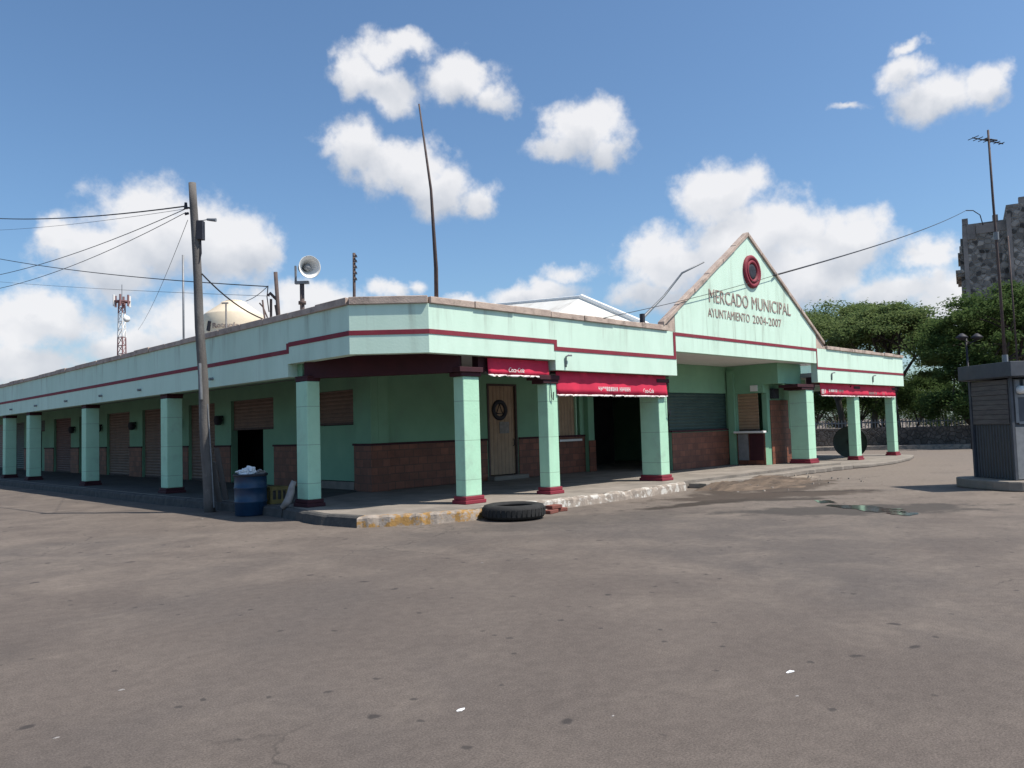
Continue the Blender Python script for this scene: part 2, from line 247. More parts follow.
def ground_mat():
    m = bpy.data.materials.new('worn_asphalt'); m.use_nodes = True; nt = m.node_tree; p = nt.nodes['Principled BSDF']; lk = nt.links.new
    ge = N(nt, 'ShaderNodeNewGeometry'); P = ge.outputs['Position']
    def rmap(s, a, b, lo=0., hi=1.):
        r = N(nt, 'ShaderNodeMapRange', interpolation_type='SMOOTHSTEP'); lk(s, r.inputs[0]); setin(r, **{'From Min': a, 'From Max': b, 'To Min': lo, 'To Max': hi}); return r.outputs[0]
    def mix(f, a, b, mode='MIX'):
        x = N(nt, 'ShaderNodeMix', data_type='RGBA', blend_type=mode)
        if isinstance(f, float): x.inputs['Factor'].default_value = f
        else: lk(f, x.inputs['Factor'])
        for s, v in (('A', a), ('B', b)):
            if isinstance(v, tuple): x.inputs[s].default_value = (*v, 1)
            else: lk(v, x.inputs[s])
        return x.outputs['Result']
    base = mix(rmap(noise(nt, P, .45, 8, .62).outputs['Fac'], .36, .64), (.098, .081, .071), (.112, .093, .081))
    base = mix(rmap(noise(nt, P, .11, 5, .6, .6).outputs['Fac'], .48, .62), base, (.090, .077, .070))          # old repairs, greyer
    # trodden dust: more of it towards the kerbs and the far yard
    sp = N(nt, 'ShaderNodeSeparateXYZ'); lk(P, sp.inputs[0])
    near = rmap(math_(nt, 'MAXIMUM', math_(nt, 'MULTIPLY', math_(nt, 'ABSOLUTE', math_(nt, 'ADD', sp.outputs[0], 0.6)), 1.), math_(nt, 'MULTIPLY', sp.outputs[1], -1)), .0, 5.5, .24, 0.)
    dy = rmap(math_(nt, 'MULTIPLY', sp.outputs[1], -1), .4, 5., .22, 0.)
    dx = rmap(math_(nt, 'MULTIPLY', sp.outputs[0], -1), .2, 4., .16, 0.)
    fx = rmap(sp.outputs[0], 2., 16., 0., .38)
    edge = math_(nt, 'ADD', math_(nt, 'MAXIMUM', dy, dx), fx)
    dn = noise(nt, P, .9, 9, .68, .4).outputs['Fac']
    base = mix(rmap(math_(nt, 'ADD', dn, edge), .50, 1.05, 0., .7), base, (.19, .158, .132))
    # coarse aggregate and grit
    base = mix(.55, base, mix(rmap(noise(nt, P, 80, 4, .75).outputs['Fac'], .3, .7), (.45, .45, .45), (1.6, 1.6, 1.6)), 'MULTIPLY')
    base = mix(.5, base, mix(rmap(noise(nt, P, 9, 6, .7).outputs['Fac'], .3, .7), (.78, .78, .78), (1.2, 1.2, 1.2)), 'MULTIPLY')
    def spots(scale, rad, keep, colr, amt, base):
        v = N(nt, 'ShaderNodeTexVoronoi'); setin(v, Scale=scale)
        w = noise(nt, P, scale * 3, 3); a = N(nt, 'ShaderNodeVectorMath', operation='MULTIPLY_ADD'); lk(w.outputs['Color'], a.inputs[0]); a.inputs[1].default_value = (.28 / scale,) * 3; lk(P, a.inputs[2]); lk(a.outputs[0], v.inputs['Vector'])
        s2 = N(nt, 'ShaderNodeSeparateXYZ'); lk(v.outputs['Color'], s2.inputs[0])
        f = math_(nt, 'MULTIPLY', rmap(v.outputs['Distance'], rad * .5, rad, amt, 0.), math_(nt, 'GREATER_THAN', s2.outputs[0], keep))
        return mix(f, base, colr)
    base = spots(1.7, .10, .3, (.035, .031, .03), .8, base)
    base = spots(3.6, .12, .4, (.04, .036, .034), .75, base)
    base = spots(.33, .20, .6, (.06, .053, .049), .2, base)
    base = spots(2.3, .035, .82, (.5, .48, .45), .9, base)
    # fine cracks
    w = noise(nt, P, .8, 5); a = N(nt, 'ShaderNodeVectorMath', operation='MULTIPLY_ADD'); lk(w.outputs['Color'], a.inputs[0]); a.inputs[1].default_value = (1.4,) * 3; lk(P, a.inputs[2])
    v = N(nt, 'ShaderNodeTexVoronoi', feature='DISTANCE_TO_EDGE'); setin(v, Scale=.28); lk(a.outputs[0], v.inputs['Vector'])
    ck = math_(nt, 'MULTIPLY', rmap(v.outputs['Distance'], .0, .006, .5, 0.), rmap(noise(nt, P, .2, 2).outputs['Fac'], .5, .6))
    base = mix(ck, base, (.03, .027, .025))
    # damp brown mud by the entrance step
    def blob(cx, cy, rx, ry, rot):
        mp = N(nt, 'ShaderNodeMapping', vector_type='TEXTURE'); lk(P, mp.inputs[0]); mp.inputs['Location'].default_value = (cx, cy, 0); mp.inputs['Rotation'].default_value = (0, 0, rot); mp.inputs['Scale'].default_value = (rx, ry, 1)
        l = N(nt, 'ShaderNodeVectorMath', operation='LENGTH'); lk(mp.outputs[0], l.inputs[0]); return l.outputs['Value']
    jag = math_(nt, 'MULTIPLY', math_(nt, 'SUBTRACT', noise(nt, P, 1.6, 8, .68).outputs['Fac'], .5), 2.6)
    for cx, cy, rx, ry, rot, c, am in ((6.3, -2.72, 1.9, .32, -.22, (.035, .027, .022), .95), (7.3, -3.4, 1.1, .30, -.9, (.04, .032, .027), .9), (9.0, -1.5, 1.5, .30, .35, (.035, .027, .022), .9), (9.8, -1.6, 2.3, .9, .15, (.06, .046, .037), .8), (8.3, -3.0, 2.6, .7, -.6, (.055, .042, .034), .9), (10.3, -2.6, 2.6, .5, .1, (.06, .045, .036), .85), (6.3, -5.7, 2.3, .75, -.8, (.05, .044, .04), .85), (10.6, -8.6, 1.3, .5, -.8, (.05, .043, .038), .75), (2.6, -2.4, 2.2, .8, -.4, (.05, .045, .042), .35), (12.5, -1.2, 2.2, .5, .1, (.30, .25, .20), .6)):
        base = mix(rmap(math_(nt, 'ADD', blob(cx, cy, rx, ry, rot), jag), .75, 1.3, am, 0.), base, c)
    lk(base, p.inputs['Base Color']); setin(p, Roughness=.93); p.inputs['Specular IOR Level'].default_value = .25
    b = N(nt, 'ShaderNodeBump'); setin(b, Strength=.55, Distance=.012)
    hh = math_(nt, 'ADD', math_(nt, 'MULTIPLY', noise(nt, P, 70, 4, .7).outputs['Fac'], .5), noise(nt, P, 6, 8, .65).outputs['Fac']); lk(hh, b.inputs['Height']); lk(b.outputs[0], p.inputs['Normal'])
    return m
M['ground'] = ground_mat()

# ------------------------------------------------------------------ mesh helpers
class MB:
    def __init__(s): s.v = []; s.f = []
    def poly(s, pts): i = len(s.v); s.v += [tuple(p) for p in pts]; s.f.append(tuple(range(i, i + len(pts))))
    def raw(s, v, f): i = len(s.v); s.v += [tuple(p) for p in v]; s.f += [tuple(k + i for k in q) for q in f]
    def box(s, x0, x1, y0, y1, z0, z1):
        s.raw([(x0,y0,z0),(x1,y0,z0),(x1,y1,z0),(x0,y1,z0),(x0,y0,z1),(x1,y0,z1),(x1,y1,z1),(x0,y1,z1)],
              [(0,3,2,1),(4,5,6,7),(0,1,5,4),(1,2,6,5),(2,3,7,6),(3,0,4,7)])
    def obox(s, o, ax, ay, az):      # box from corner o along three vectors
        o, ax, ay, az = map(Vector, (o, ax, ay, az))
        s.raw([o, o+ax, o+ax+ay, o+ay, o+az, o+ax+az, o+ax+ay+az, o+ay+az], [(0,3,2,1),(4,5,6,7),(0,1,5,4),(1,2,6,5),(2,3,7,6),(3,0,4,7)])
    def prism(s, pts, z0, z1):
        n = len(pts); s.raw([(x, y, z0) for x, y in pts] + [(x, y, z1) for x, y in pts],
              [tuple(range(n))[::-1], tuple(range(n, 2*n))] + [(i, (i+1) % n, n+(i+1) % n, n+i) for i in range(n)])
    def prism_y(s, pts, y0, y1):     # outline in x,z extruded along y
        n = len(pts); s.raw([(x, y0, z) for x, z in pts] + [(x, y1, z) for x, z in pts],
              [tuple(range(n)), tuple(range(n, 2*n))[::-1]] + [(i, n+i, n+(i+1) % n, (i+1) % n) for i in range(n)])
    def tube(s, pts, r, seg=8, cap=True):
        pts = [Vector(p) for p in pts]; n = len(pts); rs = r if isinstance(r, (list, tuple)) else [r] * n
        base = len(s.v); ref = None
        for i, p in enumerate(pts):
            t = (pts[min(i+1, n-1)] - pts[max(i-1, 0)]).normalized()
            if ref is None: ref = t.orthogonal().normalized()
            ref = (ref - t * ref.dot(t)).normalized(); bi = t.cross(ref)
            for k in range(seg):
                a = 2*math.pi*k/seg; q = p + (ref*math.cos(a) + bi*math.sin(a))*rs[i]; s.v.append(tuple(q))
        for i in range(n-1):
            for k in range(seg):
                a = base+i*seg+k; b = base+i*seg+(k+1) % seg; s.f.append((a, b, b+seg, a+seg))
        if cap: s.f.append(tuple(base+k for k in range(seg))[::-1]); s.f.append(tuple(base+(n-1)*seg+k for k in range(seg)))
    def lathe(s, prof, seg=24, mtx=None, cap=True):
        base = len(s.v); n = len(prof)
        for r, z in prof:
            for k in range(seg):
                a = 2*math.pi*k/seg; q = Vector((r*math.cos(a), r*math.sin(a), z)); s.v.append(tuple(mtx @ q if mtx else q))
        for i in range(n-1):
            for k in range(seg):
                a = base+i*seg+k; b = base+i*seg+(k+1) % seg; s.f.append((a, b, b+seg, a+seg))
        if cap: s.f.append(tuple(base+k for k in range(seg))[::-1]); s.f.append(tuple(base+(n-1)*seg+k for k in range(seg)))
    def build(s, name, m, parent=None, smooth=False, bevel=0., loc=None):
        me = bpy.data.meshes.new(name); me.from_pydata(s.v, [], s.f); me.validate(); me.materials.append(m)
        bm = bmesh.new(); bm.from_mesh(me); bmesh.ops.recalc_face_normals(bm, faces=bm.faces); bm.to_mesh(me); bm.free()
        if smooth:
            for q in me.polygons: q.use_smooth = True
        o = bpy.data.objects.new(name, me); col.objects.link(o)
        if parent: o.parent = parent; o.location = -parent.location
        if bevel:
            b = o.modifiers.new('bevel', 'BEVEL'); b.width = bevel; b.segments = 2; b.limit_method = 'ANGLE'
        return o
def tag(o, label=None, cat=None, group=None, kind=None):
    for k, v in (('label', label), ('category', cat), ('group', group), ('kind', kind)):
        if v: o[k] = v
    return o
def thing(name, label, cat, loc=(0, 0, 0), group=None):
    o = bpy.data.objects.new(name, None); col.objects.link(o); o.location = loc; return tag(o, label, cat, group)
def text_mesh(txt, x0, x1, z0, z1, place, m, parent, name='lettering', shear=0., ext=.012, bold=0.):
    """raised letters filling the rectangle x0..x1, z0..z1; place(u, w, d) puts them in the scene (d = towards the viewer)"""
    cu = bpy.data.curves.new(name, 'FONT'); cu.body = txt; cu.extrude = .5; cu.shear = shear; cu.offset = bold; cu.bevel_depth = 0; cu.resolution_u = 3
    t = bpy.data.objects.new(name, cu); col.objects.link(t)
    dg = bpy.context.evaluated_depsgraph_get(); me = bpy.data.meshes.new_from_object(t.evaluated_get(dg))
    bpy.data.objects.remove(t); bpy.data.curves.remove(cu)
    xs = [v.co.x for v in me.vertices]; ys = [v.co.y for v in me.vertices]
    ax, bx, ay, by = min(xs), max(xs), min(ys), max(ys)
    for v in me.vertices:
        u = x0 + (v.co.x-ax)/(bx-ax)*(x1-x0); w = z0 + (v.co.y-ay)/(by-ay)*(z1-z0)
        v.co = Vector(place(u, w, ext if v.co.z > 0 else 0.)) - parent.location
    me.materials.clear(); me.materials.append(m); me.name = name
    o = bpy.data.objects.new(name, me); col.objects.link(o); o.parent = parent
    return o

# ------------------------------------------------------------------ ground, pavement, kerbs
mb = MB(); mb.poly([(-900, -900, 0), (900, -900, 0), (900, 900, 0), (-900, 900, 0)])
tag(mb.build('ground', M['ground']), kind='structure')
S = .20
EDGE = [(-.52, 46), (-.50, 9), (-.28, 5.2), (-.30, 3.1), (-.56, 1.3), (-.40, .26), (.5, -.42), (1.45, -.74), (2.1, -.55), (2.9, -.58), (3.6, -.78), (6.4, -.82), (8.6, -.62)]
mb = MB(); mb.prism([(x + .16, y + .14) for x, y in EDGE] + [(9.0, -.3), (16.4, -.3), (18.0, -.55), (18.0, 14), (9, 14), (9, 46)], .0, S - .006)
tag(mb.build('sidewalk', M['concrete']), kind='structure')
M['floor'] = mat('shade_dark_floor', (.10, .095, .088), (.06, .058, .055), 1.4, .9, .3, 35, stain=(.03, .03, .03), stain_amt=.6)  # darker copy of the sidewalk concrete; carries the gallery's shade in its colour
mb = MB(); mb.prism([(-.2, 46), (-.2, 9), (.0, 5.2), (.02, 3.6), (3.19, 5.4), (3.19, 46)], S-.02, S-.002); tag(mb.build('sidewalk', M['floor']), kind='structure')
mb = MB(); mb.prism([(18.03, -.95), (18.8, -1.15), (21.0, -1.2), (23.6, -.85), (25.7, -.3), (26.2, .6), (26.2, 5.5), (18.03, 5.5)], 0, .115)
tag(mb.build('sidewalk', M['concrete'], bevel=.03), kind='structure')
# broken entrance step and its apron
rnd = random.Random(3)
def rough_slab(outline, z0, z1, jit, name, m):
    pts = []
    for i, (x, y) in enumerate(outline):
        x2, y2 = outline[(i+1) % len(outline)]; n = max(1, int(math.hypot(x2-x, y2-y)/.22))
        for k in range(n): pts.append((x+(x2-x)*k/n+rnd.uniform(-jit, jit), y+(y2-y)*k/n+rnd.uniform(-jit, jit)))
    b = MB(); b.prism(pts, z0, z1); return tag(b.build(name, m, bevel=.02), kind='structure')
rough_slab([(9.2, -.85), (11.2, -.95), (12.9, -.75), (16.2, -.85), (17.9, -.95), (17.9, -.34), (9.2, -.34)], 0, .13, .05, 'sidewalk', M['concrete'])
M['dirt'] = mat('trodden_dirt', (.165, .122, .09), (.06, .045, .036), 2.2, .95, .8, 22, stain=(.035, .027, .022), stain_amt=.95, stain_scale=1.3, stretch=(.6, 1.6, 1))
def dirt_patch(x0, x1, y0, y1, hmax, seed):
    from mathutils import noise as mk
    b = MB(); nx, ny = int((x1-x0)/.07), int((y1-y0)/.07)
    for i in range(nx+1):
        for j in range(ny+1):
            u, v = i/nx, j/ny; x, y = x0+(x1-x0)*u, y0+(y1-y0)*v
            m_ = min(1, 4*u*(1-u)*1.5)*min(1, (v*1.25)**1.3); f = mk.fractal(Vector((x*.9, y*1.6, seed)), .7, 2.1, 6)
            b.v.append((x, y, (m_*1.25-.38+f*.42)*hmax + .02*mk.noise(Vector((x*6, y*6, seed)))*m_))
    for i in range(nx):
        for j in range(ny): a = i*(ny+1)+j; b.f.append((a, a+ny+1, a+ny+2, a+1))
    return tag(b.build('ground', M['dirt'], smooth=True), kind='structure')
dirt_patch(8.4, 13.6, -3.0, -.86, .13, 4)
rr_ = random.Random(8); b_ = MB()
for k in range(36):
    x, y = rr_.uniform(8.6, 14.5), -rr_.uniform(.9, 3.4); s_ = rr_.uniform(.015, .05)*(1.5 if rr_.random() < .12 else 1); z = .05 if y > -2 else 0
    a = [Vector((math.cos(t_), math.sin(t_), 0))*s_*rr_.uniform(.6, 1.2) for t_ in (0, 1.2, 2.4, 3.6, 4.9)]; o = Vector((x, y, z-.01)); tp = Vector((x, y, z+s_*rr_.uniform(.5, .9)))
    i0 = len(b_.v); b_.v += [tuple(o+q) for q in a] + [tuple(tp+q*.55) for q in a]; b_.f += [tuple(i0+5+k2 for k2 in range(5))] + [(i0+k2, i0+(k2+1) % 5, i0+5+(k2+1) % 5, i0+5+k2) for k2 in range(5)]
tag(b_.build('rubble', M['kerb_grey']), kind='stuff')
def kerb(i0, i1, m, seglen=.8, h=S, wdt=.17, jit=.012):
    from mathutils import noise as mk
    pts = []
    for i in range(i0, i1):
        a, c = Vector(EDGE[i]), Vector(EDGE[i+1]); n = max(2, int((c-a).length/.09)); n = min(n, 260)
        pts += [a.lerp(c, k/n) for k in range(n)]
    pts.append(Vector(EDGE[i1])); rows = []; run = 0
    for k, p in enumerate(pts):
        d = (pts[min(k+1, len(pts)-1)]-pts[max(k-1, 0)]).normalized(); nn = Vector((-d.y, d.x))
        if nn.dot(Vector((1, 1))) < 0: nn = -nn
        if k: run += (p-pts[k-1]).length
        f = mk.fractal(Vector((p.x*2.1, p.y*2.1, 3)), .8, 2, 4); g_ = mk.noise(Vector((p.x*5, p.y*5, 9)))
        seam = .02 if (run % seglen) < .1 else 0
        o = jit*(1.6*f+.8*g_)+seam*.8; dz = -max(0, f*jit*2.6)-seam*.7-max(0, g_-.25)*jit*2
        hh = h + dz
        rows.append([(*(p+nn*(o-.012)), -.02), (*(p+nn*(o+.004)), hh*.45), (*(p+nn*(o+.012+max(0, f)*jit)), hh-.035), (*(p+nn*(o+.045)), hh), (*(p+nn*wdt), h+min(0, dz*.3)+.002), (*(p+nn*wdt), 0)])
    b = MB(); w_ = len(rows[0]); b.v = [v for r_ in rows for v in r_]
    for k in range(len(rows)-1):
        for j in range(w_-1): b.f.append((k*w_+j, (k+1)*w_+j, (k+1)*w_+j+1, k*w_+j+1))
    b.f += [tuple(range(w_)), tuple(range((len(rows)-1)*w_, len(rows)*w_))[::-1]]
    return tag(b.build('kerb', m), kind='structure')
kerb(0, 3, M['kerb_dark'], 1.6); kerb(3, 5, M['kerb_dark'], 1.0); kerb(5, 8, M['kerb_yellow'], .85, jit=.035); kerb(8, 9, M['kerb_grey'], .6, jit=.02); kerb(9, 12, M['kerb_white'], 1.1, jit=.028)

# ------------------------------------------------------------------ market building
B = thing('market_building', 'mint green single storey market hall with maroon stripes and a gabled entrance', 'building')
# fascias
mb = MB()
mb.box(0, .22, 3.31, 46, 2.86, 4.06)
mb.prism([(0, 3.306), (0, 1.0), (1.1, 0), (4.63, 0), (4.63, .22), (1.19, .22), (.22, 1.1), (.22, 3.306)], 3.13, 4.06)
mb.box(4.634, 9.37, 0, .22, 2.91, 4.06)
mb.box(17.83, 25.9, 0, .22, 2.91, 4.06); mb.box(25.68, 25.9, .224, 5.2, 2.91, 4.06); mb.box(17.83, 25.676, 5.0, 5.2, 2.91, 4.06)
mb.build('fascia', M['mint'], B)
mb = MB()
mb.prism_y([(9.374, 3.55), (17.826, 3.55), (17.826, 4.54), (13.45, 7.22), (9.374, 4.56)], 0, .22)
mb.build('gable', M['mint'], B)
# concrete copings: broken into lengths, each a little off
rnd = random.Random(11)
mb = MB()
def cop(a, c, w, z0, z1, out=.05):
    a, c = Vector(a), Vector(c); Ln = (c-a).length; n = max(1, round(Ln/1.1)); d = (c-a)/Ln; nn = Vector((-d.y, d.x))
    if nn.dot(Vector((1, 1))) < 0: nn = -nn
    for k in range(n):
        p = a+d*(Ln*k/n); q = a+d*(Ln*(k+1)/n-.01); o1 = out+rnd.uniform(-.012, .012)
        mb.prism([tuple(p-nn*o1), tuple(q-nn*o1), tuple(q+nn*w), tuple(p+nn*w)], z0, z1+rnd.uniform(-.018, .012))
cop((0, 46), (0, 1.02), .25, 4.063, 4.2); cop((0, 1.0), (1.1, 0), .26, 4.063, 4.2); cop((1.13, 0), (9.0, 0), .25, 4.063, 4.2); cop((18.62, 0), (25.95, 0), .25, 4.063, 4.18)
cop((25.9, .3), (25.9, 5.2), .03, 4.063, 4.16, .25)
for (x0, z0), (x1, z1) in (((8.78, 4.17), (13.45, 7.22)), ((13.45, 7.22), (18.42, 4.20))):
    n = 6; dz = .13
    for k in range(n):
        ax, az = x0+(x1-x0)*k/n, z0+(z1-z0)*k/n; bx, bz = x0+(x1-x0)*(k+.992)/n, z0+(z1-z0)*(k+.992)/n; j = rnd.uniform(-.012, .012)
        mb.prism_y([(ax, az+.003), (bx, bz+.003), (bx, bz+dz+j), (ax, az+dz+j)], -.05+j, .14)
mb.prism_y([(8.75, 4.0625), (9.37, 4.0625), (9.37, 4.55), (8.78, 4.165)], 0.004, .22)
mb.prism_y([(17.83, 4.0625), (18.6, 4.0625), (18.42, 4.195), (17.83, 4.545)], 0.004, .22)
mb.build('coping', M['coping'], B, bevel=.012)
# maroon stripe following the steps of the fascia
mb = MB(); T = .012; hw = .045
mb.box(-T, -.001, 3.26, 46, 3.345, 3.435); mb.box(-T, -.001, 3.26, 3.35, 3.436, 3.56)
mb.box(-T, -.001, 1.0, 3.259, 3.485, 3.575)
mb.prism([(-T, 1.0), (1.1, -T), (1.1, -.001), (-.001, 1.0)], 3.484, 3.574)
mb.box(1.102, 4.60, -T, -.001, 3.485, 3.575); mb.box(4.60, 4.69, -T, -.001, 3.335, 3.575); mb.box(4.692, 9.25, -T, -.001, 3.335, 3.425)
mb.box(9.25, 9.35, -T, -.001, 3.335, 4.05); mb.box(9.352, 17.80, -T, -.001, 3.965, 4.05); mb.box(17.80, 17.86, -T, -.001, 3.35, 4.05); mb.box(17.862, 25.9, -T, -.001, 3.35, 3.435)
mb.build('red_stripe', M['maroon'], B)
# flat roofs and ceilings
mb = MB()
mb.prism([(.224, 3.0), (.224, 1.12), (1.2, .224), (9.36, .224), (9.36, 5.2), (5.0, 5.2), (5, 46), (.224, 46)], 3.22, 3.36)
mb.box(17.84, 25.67, .23, 4.98, 3.1, 3.24)
mb.build('gallery_roof', M['ceil'], B)
mb = MB(); mb.box(9.0, 17.82, .224, 5.3, 3.565, 3.7); mb.build('portico_ceiling', M['white'], B)
mb = MB(); mb.box(5.01, 19.4, 5.21, 46, 3.24, 3.38); mb.build('flat_roof', M['concrete'], B)
# gallery walls -------------------------------------------------
wall, dado, dcap = MB(), MB(), MB()
XW, YW = 3.2, 4.9
bays = [(5.78, 7.59, 1.95, 'shutter', 'panel'), (10.0, 12.8, 1.92, 'shutter', 'dark'), (14.0, 16.1, .22, 'shutter', None), (17.4, 20.5, .22, 'shutter', None), (21.9, 24.6, .22, 'shutter', None),
        (25.9, 28.4, .22, 'shutter_red', None), (29.65, 32.4, .22, 'shutter_red', None), (34.0, 36.6, 2.3, 'shutter_green', 'dark'), (38.0, 40.6, .22, 'shutter_green', None), (42.0, 45.0, .22, 'shutter', None)]
def shutter(x0, x1, y0, y1, z0, z1, m):
    b = MB(); b.box(x0, x1, y0, y1, z0, z1); o = b.build('shutter', M[m], B)
    b = MB()
    if x1-x0 < y1-y0: b.box(x0-.02, x1+.02, y0+.01, y1-.01, z0-.06, z0-.003)
    else: b.box(x0+.01, x1-.01, y0-.02, y1+.02, z0-.06, z0-.003)
    q = b.build('bottom_rail', M['rust'], o); q.location = (0, 0, 0); return o
prev = 4.9
for a, b_, z0, m, low in bays:
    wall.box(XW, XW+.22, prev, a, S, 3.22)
    dado.box(XW-.025, XW-.002, prev + (.03 if prev > 5 else -.1), a-.03, S, 1.33); dcap.box(XW-.05, XW-.003, prev-(.0 if prev > 5 else .1), a, 1.333, 1.39)
    wall.box(XW, XW+.22, a, b_, 2.8, 3.22)
    shutter(XW+.10, XW+.13, a+.003, b_-.003, max(z0, S+.07), 2.797, m)
    if low == 'panel':
        q = MB(); q.box(XW+.02, XW+.06, a+.01, b_-.01, S+.22, z0-.08); q.build('green_panel', M['mint_wall'], B)
        q = MB(); q.box(XW-.02, XW+.07, a+.005, b_-.005, S, S+.2); q.build('step', M['concrete'], B)
    if low == 'dark':
        q = MB(); q.box(XW+.05, XW+.10, a+.01, a+.75, S, z0-.07); q.build('green_panel', M['mint_wall'], B)
    prev = b_
wall.box(XW, XW+.22, prev, 46, S, 3.22)
# south wall of the gallery with door, window and the dark passage
D0, D1, W0, W1, P0 = 7.1, 8.28, 10.1, 11.15, 11.35
def seg(a, b_, z0, z1): wall.box(a, b_, YW, YW+.22, z0, z1)
seg(XW+.224, D0, S, 3.22); seg(D0, D1, 2.96, 3.22); seg(D1, W0, S, 3.22); seg(W0, W1, S, 1.22); seg(W0, W1, 2.75, 3.22); seg(W1, 11.65, S, 3.22); seg(11.65, 16.2, 2.75, 3.56)
wall.box(11.36, 11.648, YW-.18, YW-.002, S, 3.22)
for a, b_ in ((XW+.0, D0-.05), (D1+.05, 11.35)):
    dado.box(a, b_, YW-.025, YW-.002, S, 1.33); dcap.box(a, b_, YW-.05, YW-.003, 1.333, 1.39)
dado.box(11.34, 11.67, YW-.205, YW-.183, S, 1.2)
for yl in (29.0, 25.25, 21.2, 16.75, 13.4):
    q = MB(); q.lathe([(.05, .0), (.11, -.02), (.14, -.16), (.10, -.30), (.0, -.32)], 14, Matrix.Translation((XW-.16, yl, 2.36))); q.box(XW-.14, XW-.004, yl-.03, yl+.03, 2.3, 2.36); q.build('wall_lamp', M['darkmetal'], B)
# corner pilaster
wall.box(2.98, XW-.003, YW-.22, YW+.42, S, 3.22)
wall.box(3.2, 3.5, YW-.22, YW-.003, S, 3.22)
dado.box(2.955, 2.977, YW-.245, YW+.42, S, 1.33); dado.box(2.978, 3.52, YW-.245, YW-.223, S, 1.33); dcap.box(2.93, 3.54, YW-.27, YW-.246, 1.333, 1.39); dcap.box(2.93, 2.955, YW-.245, YW+.45, 1.333, 1.39)
# stall in the portico
wall.box(12.7, 16.196, 2.5, 2.62, S, 1.38); wall.box(12.7, 16.196, 2.5, 2.62, 2.64, 3.56)
dado.box(12.72, 16.15, 2.475, 2.497, S, 1.36); dcap.box(12.68, 16.18, 2.44, 2.5-.003, 1.383, 1.43)
shutter(12.71, 16.19, 2.56, 2.59, 1.45, 2.637, 'shutter_green')
# block on the right of the portico
wall.box(16.2, 16.42, 1.16, 2.16, 2.6, 3.56); wall.box(16.2, 16.42, 1.16, 2.16, S, 1.28); wall.box(16.2, 16.42, 2.16, 5, S, 3.56)
wall.box(16.10, 16.197, 2.2, 2.44, S, 3.4)
wall.box(16.424, 19.4, 1.165, 1.34, .0, 3.2); wall.box(16.2, 17.9, .62, .80, 2.88, 3.56); wall.box(16.2, 16.42, .804, 1.158, 2.88, 3.56); wall.box(19.2, 19.4, 1.344, 46, 0, 3.2)
dado.box(16.62, 17.9, 1.135, 1.162, .0, 2.35); dado.box(16.172, 16.197, 1.16, 2.18, S, 1.25)
dado.box(17.904, 19.42, 1.135, 1.162, .0, 1.36); dado.box(19.402, 19.425, 1.166, 2.2, .0, 1.36)
shutter(16.30, 16.33, 1.42, 2.155, 1.40, 2.597, 'shutter_tan')
q = MB(); q.box(15.98, 16.19, 1.1, 2.2, 1.262, 1.33); q.build('counter', M['white'], B, bevel=.01)
q = MB(); q.box(16.13, 16.168, 1.75, 2.12, .35, 1.24); q.build('white_panel', M['grey_lt'], B)
q = MB(); q.box(16.13, 16.168, 1.2, 1.7, .35, 1.24); q.build('maroon_panel', M['maroon_dk'], B)
q = MB(); q.box(16.66, 17.05, 1.02, 1.16, 2.40, 2.74); q.build('meter_box', M['darkmetal'], B, bevel=.01)
q = MB(); q.box(16.15, 16.195, 1.35, 1.6, 2.66, 2.86); q.build('sign_plate', M['white'], B)
# dark hall behind the passage
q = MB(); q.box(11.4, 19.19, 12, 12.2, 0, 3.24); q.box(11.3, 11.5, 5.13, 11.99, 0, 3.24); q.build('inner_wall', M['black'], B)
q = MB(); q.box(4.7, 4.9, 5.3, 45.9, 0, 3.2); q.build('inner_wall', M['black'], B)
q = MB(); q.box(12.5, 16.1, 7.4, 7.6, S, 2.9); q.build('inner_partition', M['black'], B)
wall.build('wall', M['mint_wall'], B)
def pieces(b, name, m):
    for i in range(0, len(b.v), 8):
        q = MB(); q.raw(b.v[i:i+8], [(0,3,2,1),(4,5,6,7),(0,1,5,4),(1,2,6,5),(2,3,7,6),(3,0,4,7)]); q.build(name, m, B)
pieces(dado, 'dado', M['dado']); pieces(dcap, 'dado_cap', M['maroon_dk'])
# door
d = MB(); d.box(D0+.06, D1-.06, YW+.04, YW+.09, S+.14, 2.9); d = d.build('door', M['wood'], B)
q = MB(); q.box(D0, D0+.057, YW-.03, YW+.12, S, 2.957); q.box(D1-.057, D1, YW-.03, YW+.12, S, 2.957); q.box(D0+.06, D1-.06, YW-.03, YW+.12, 2.903, 2.957); q = q.build('frame', M['rust'], d); q.location = (0, 0, 0)
q = MB(); q.lathe([(.30, 0), (.30, .03), (.24, .045), (.18, .03), (.18, 0)], 28, Matrix.Translation((7.62, YW+.039, 2.20)) @ Matrix.Rotation(math.pi/2, 4, 'X'), False); q.tube([(7.5, YW+.03, 2.1), (7.62, YW+.03, 2.38), (7.74, YW+.03, 2.1), (7.5, YW+.03, 2.1)], .018, 6)
q = q.build('round_emblem', M['darkmetal'], d, smooth=True); q.location = (0, 0, 0)
q = MB(); q.box(7.60, 7.98, YW+.02, YW+.037, 1.52, 1.86); q = q.build('paper_notice', M['sack'], d); q.location = (0, 0, 0)
q = MB(); q.tube([(8.14, YW+.03, 1.15), (8.14, YW-.02, 1.17), (8.14, YW-.02, 1.33), (8.14, YW+.03, 1.35)], .012, 6); q = q.build('handle', M['darkmetal'], d); q.location = (0, 0, 0)
q = MB(); q.box(D0-.1, D1+.1, YW-.35, YW-.035, S-.004, S+.12); q.build('doorstep', M['concrete'], B, bevel=.015)
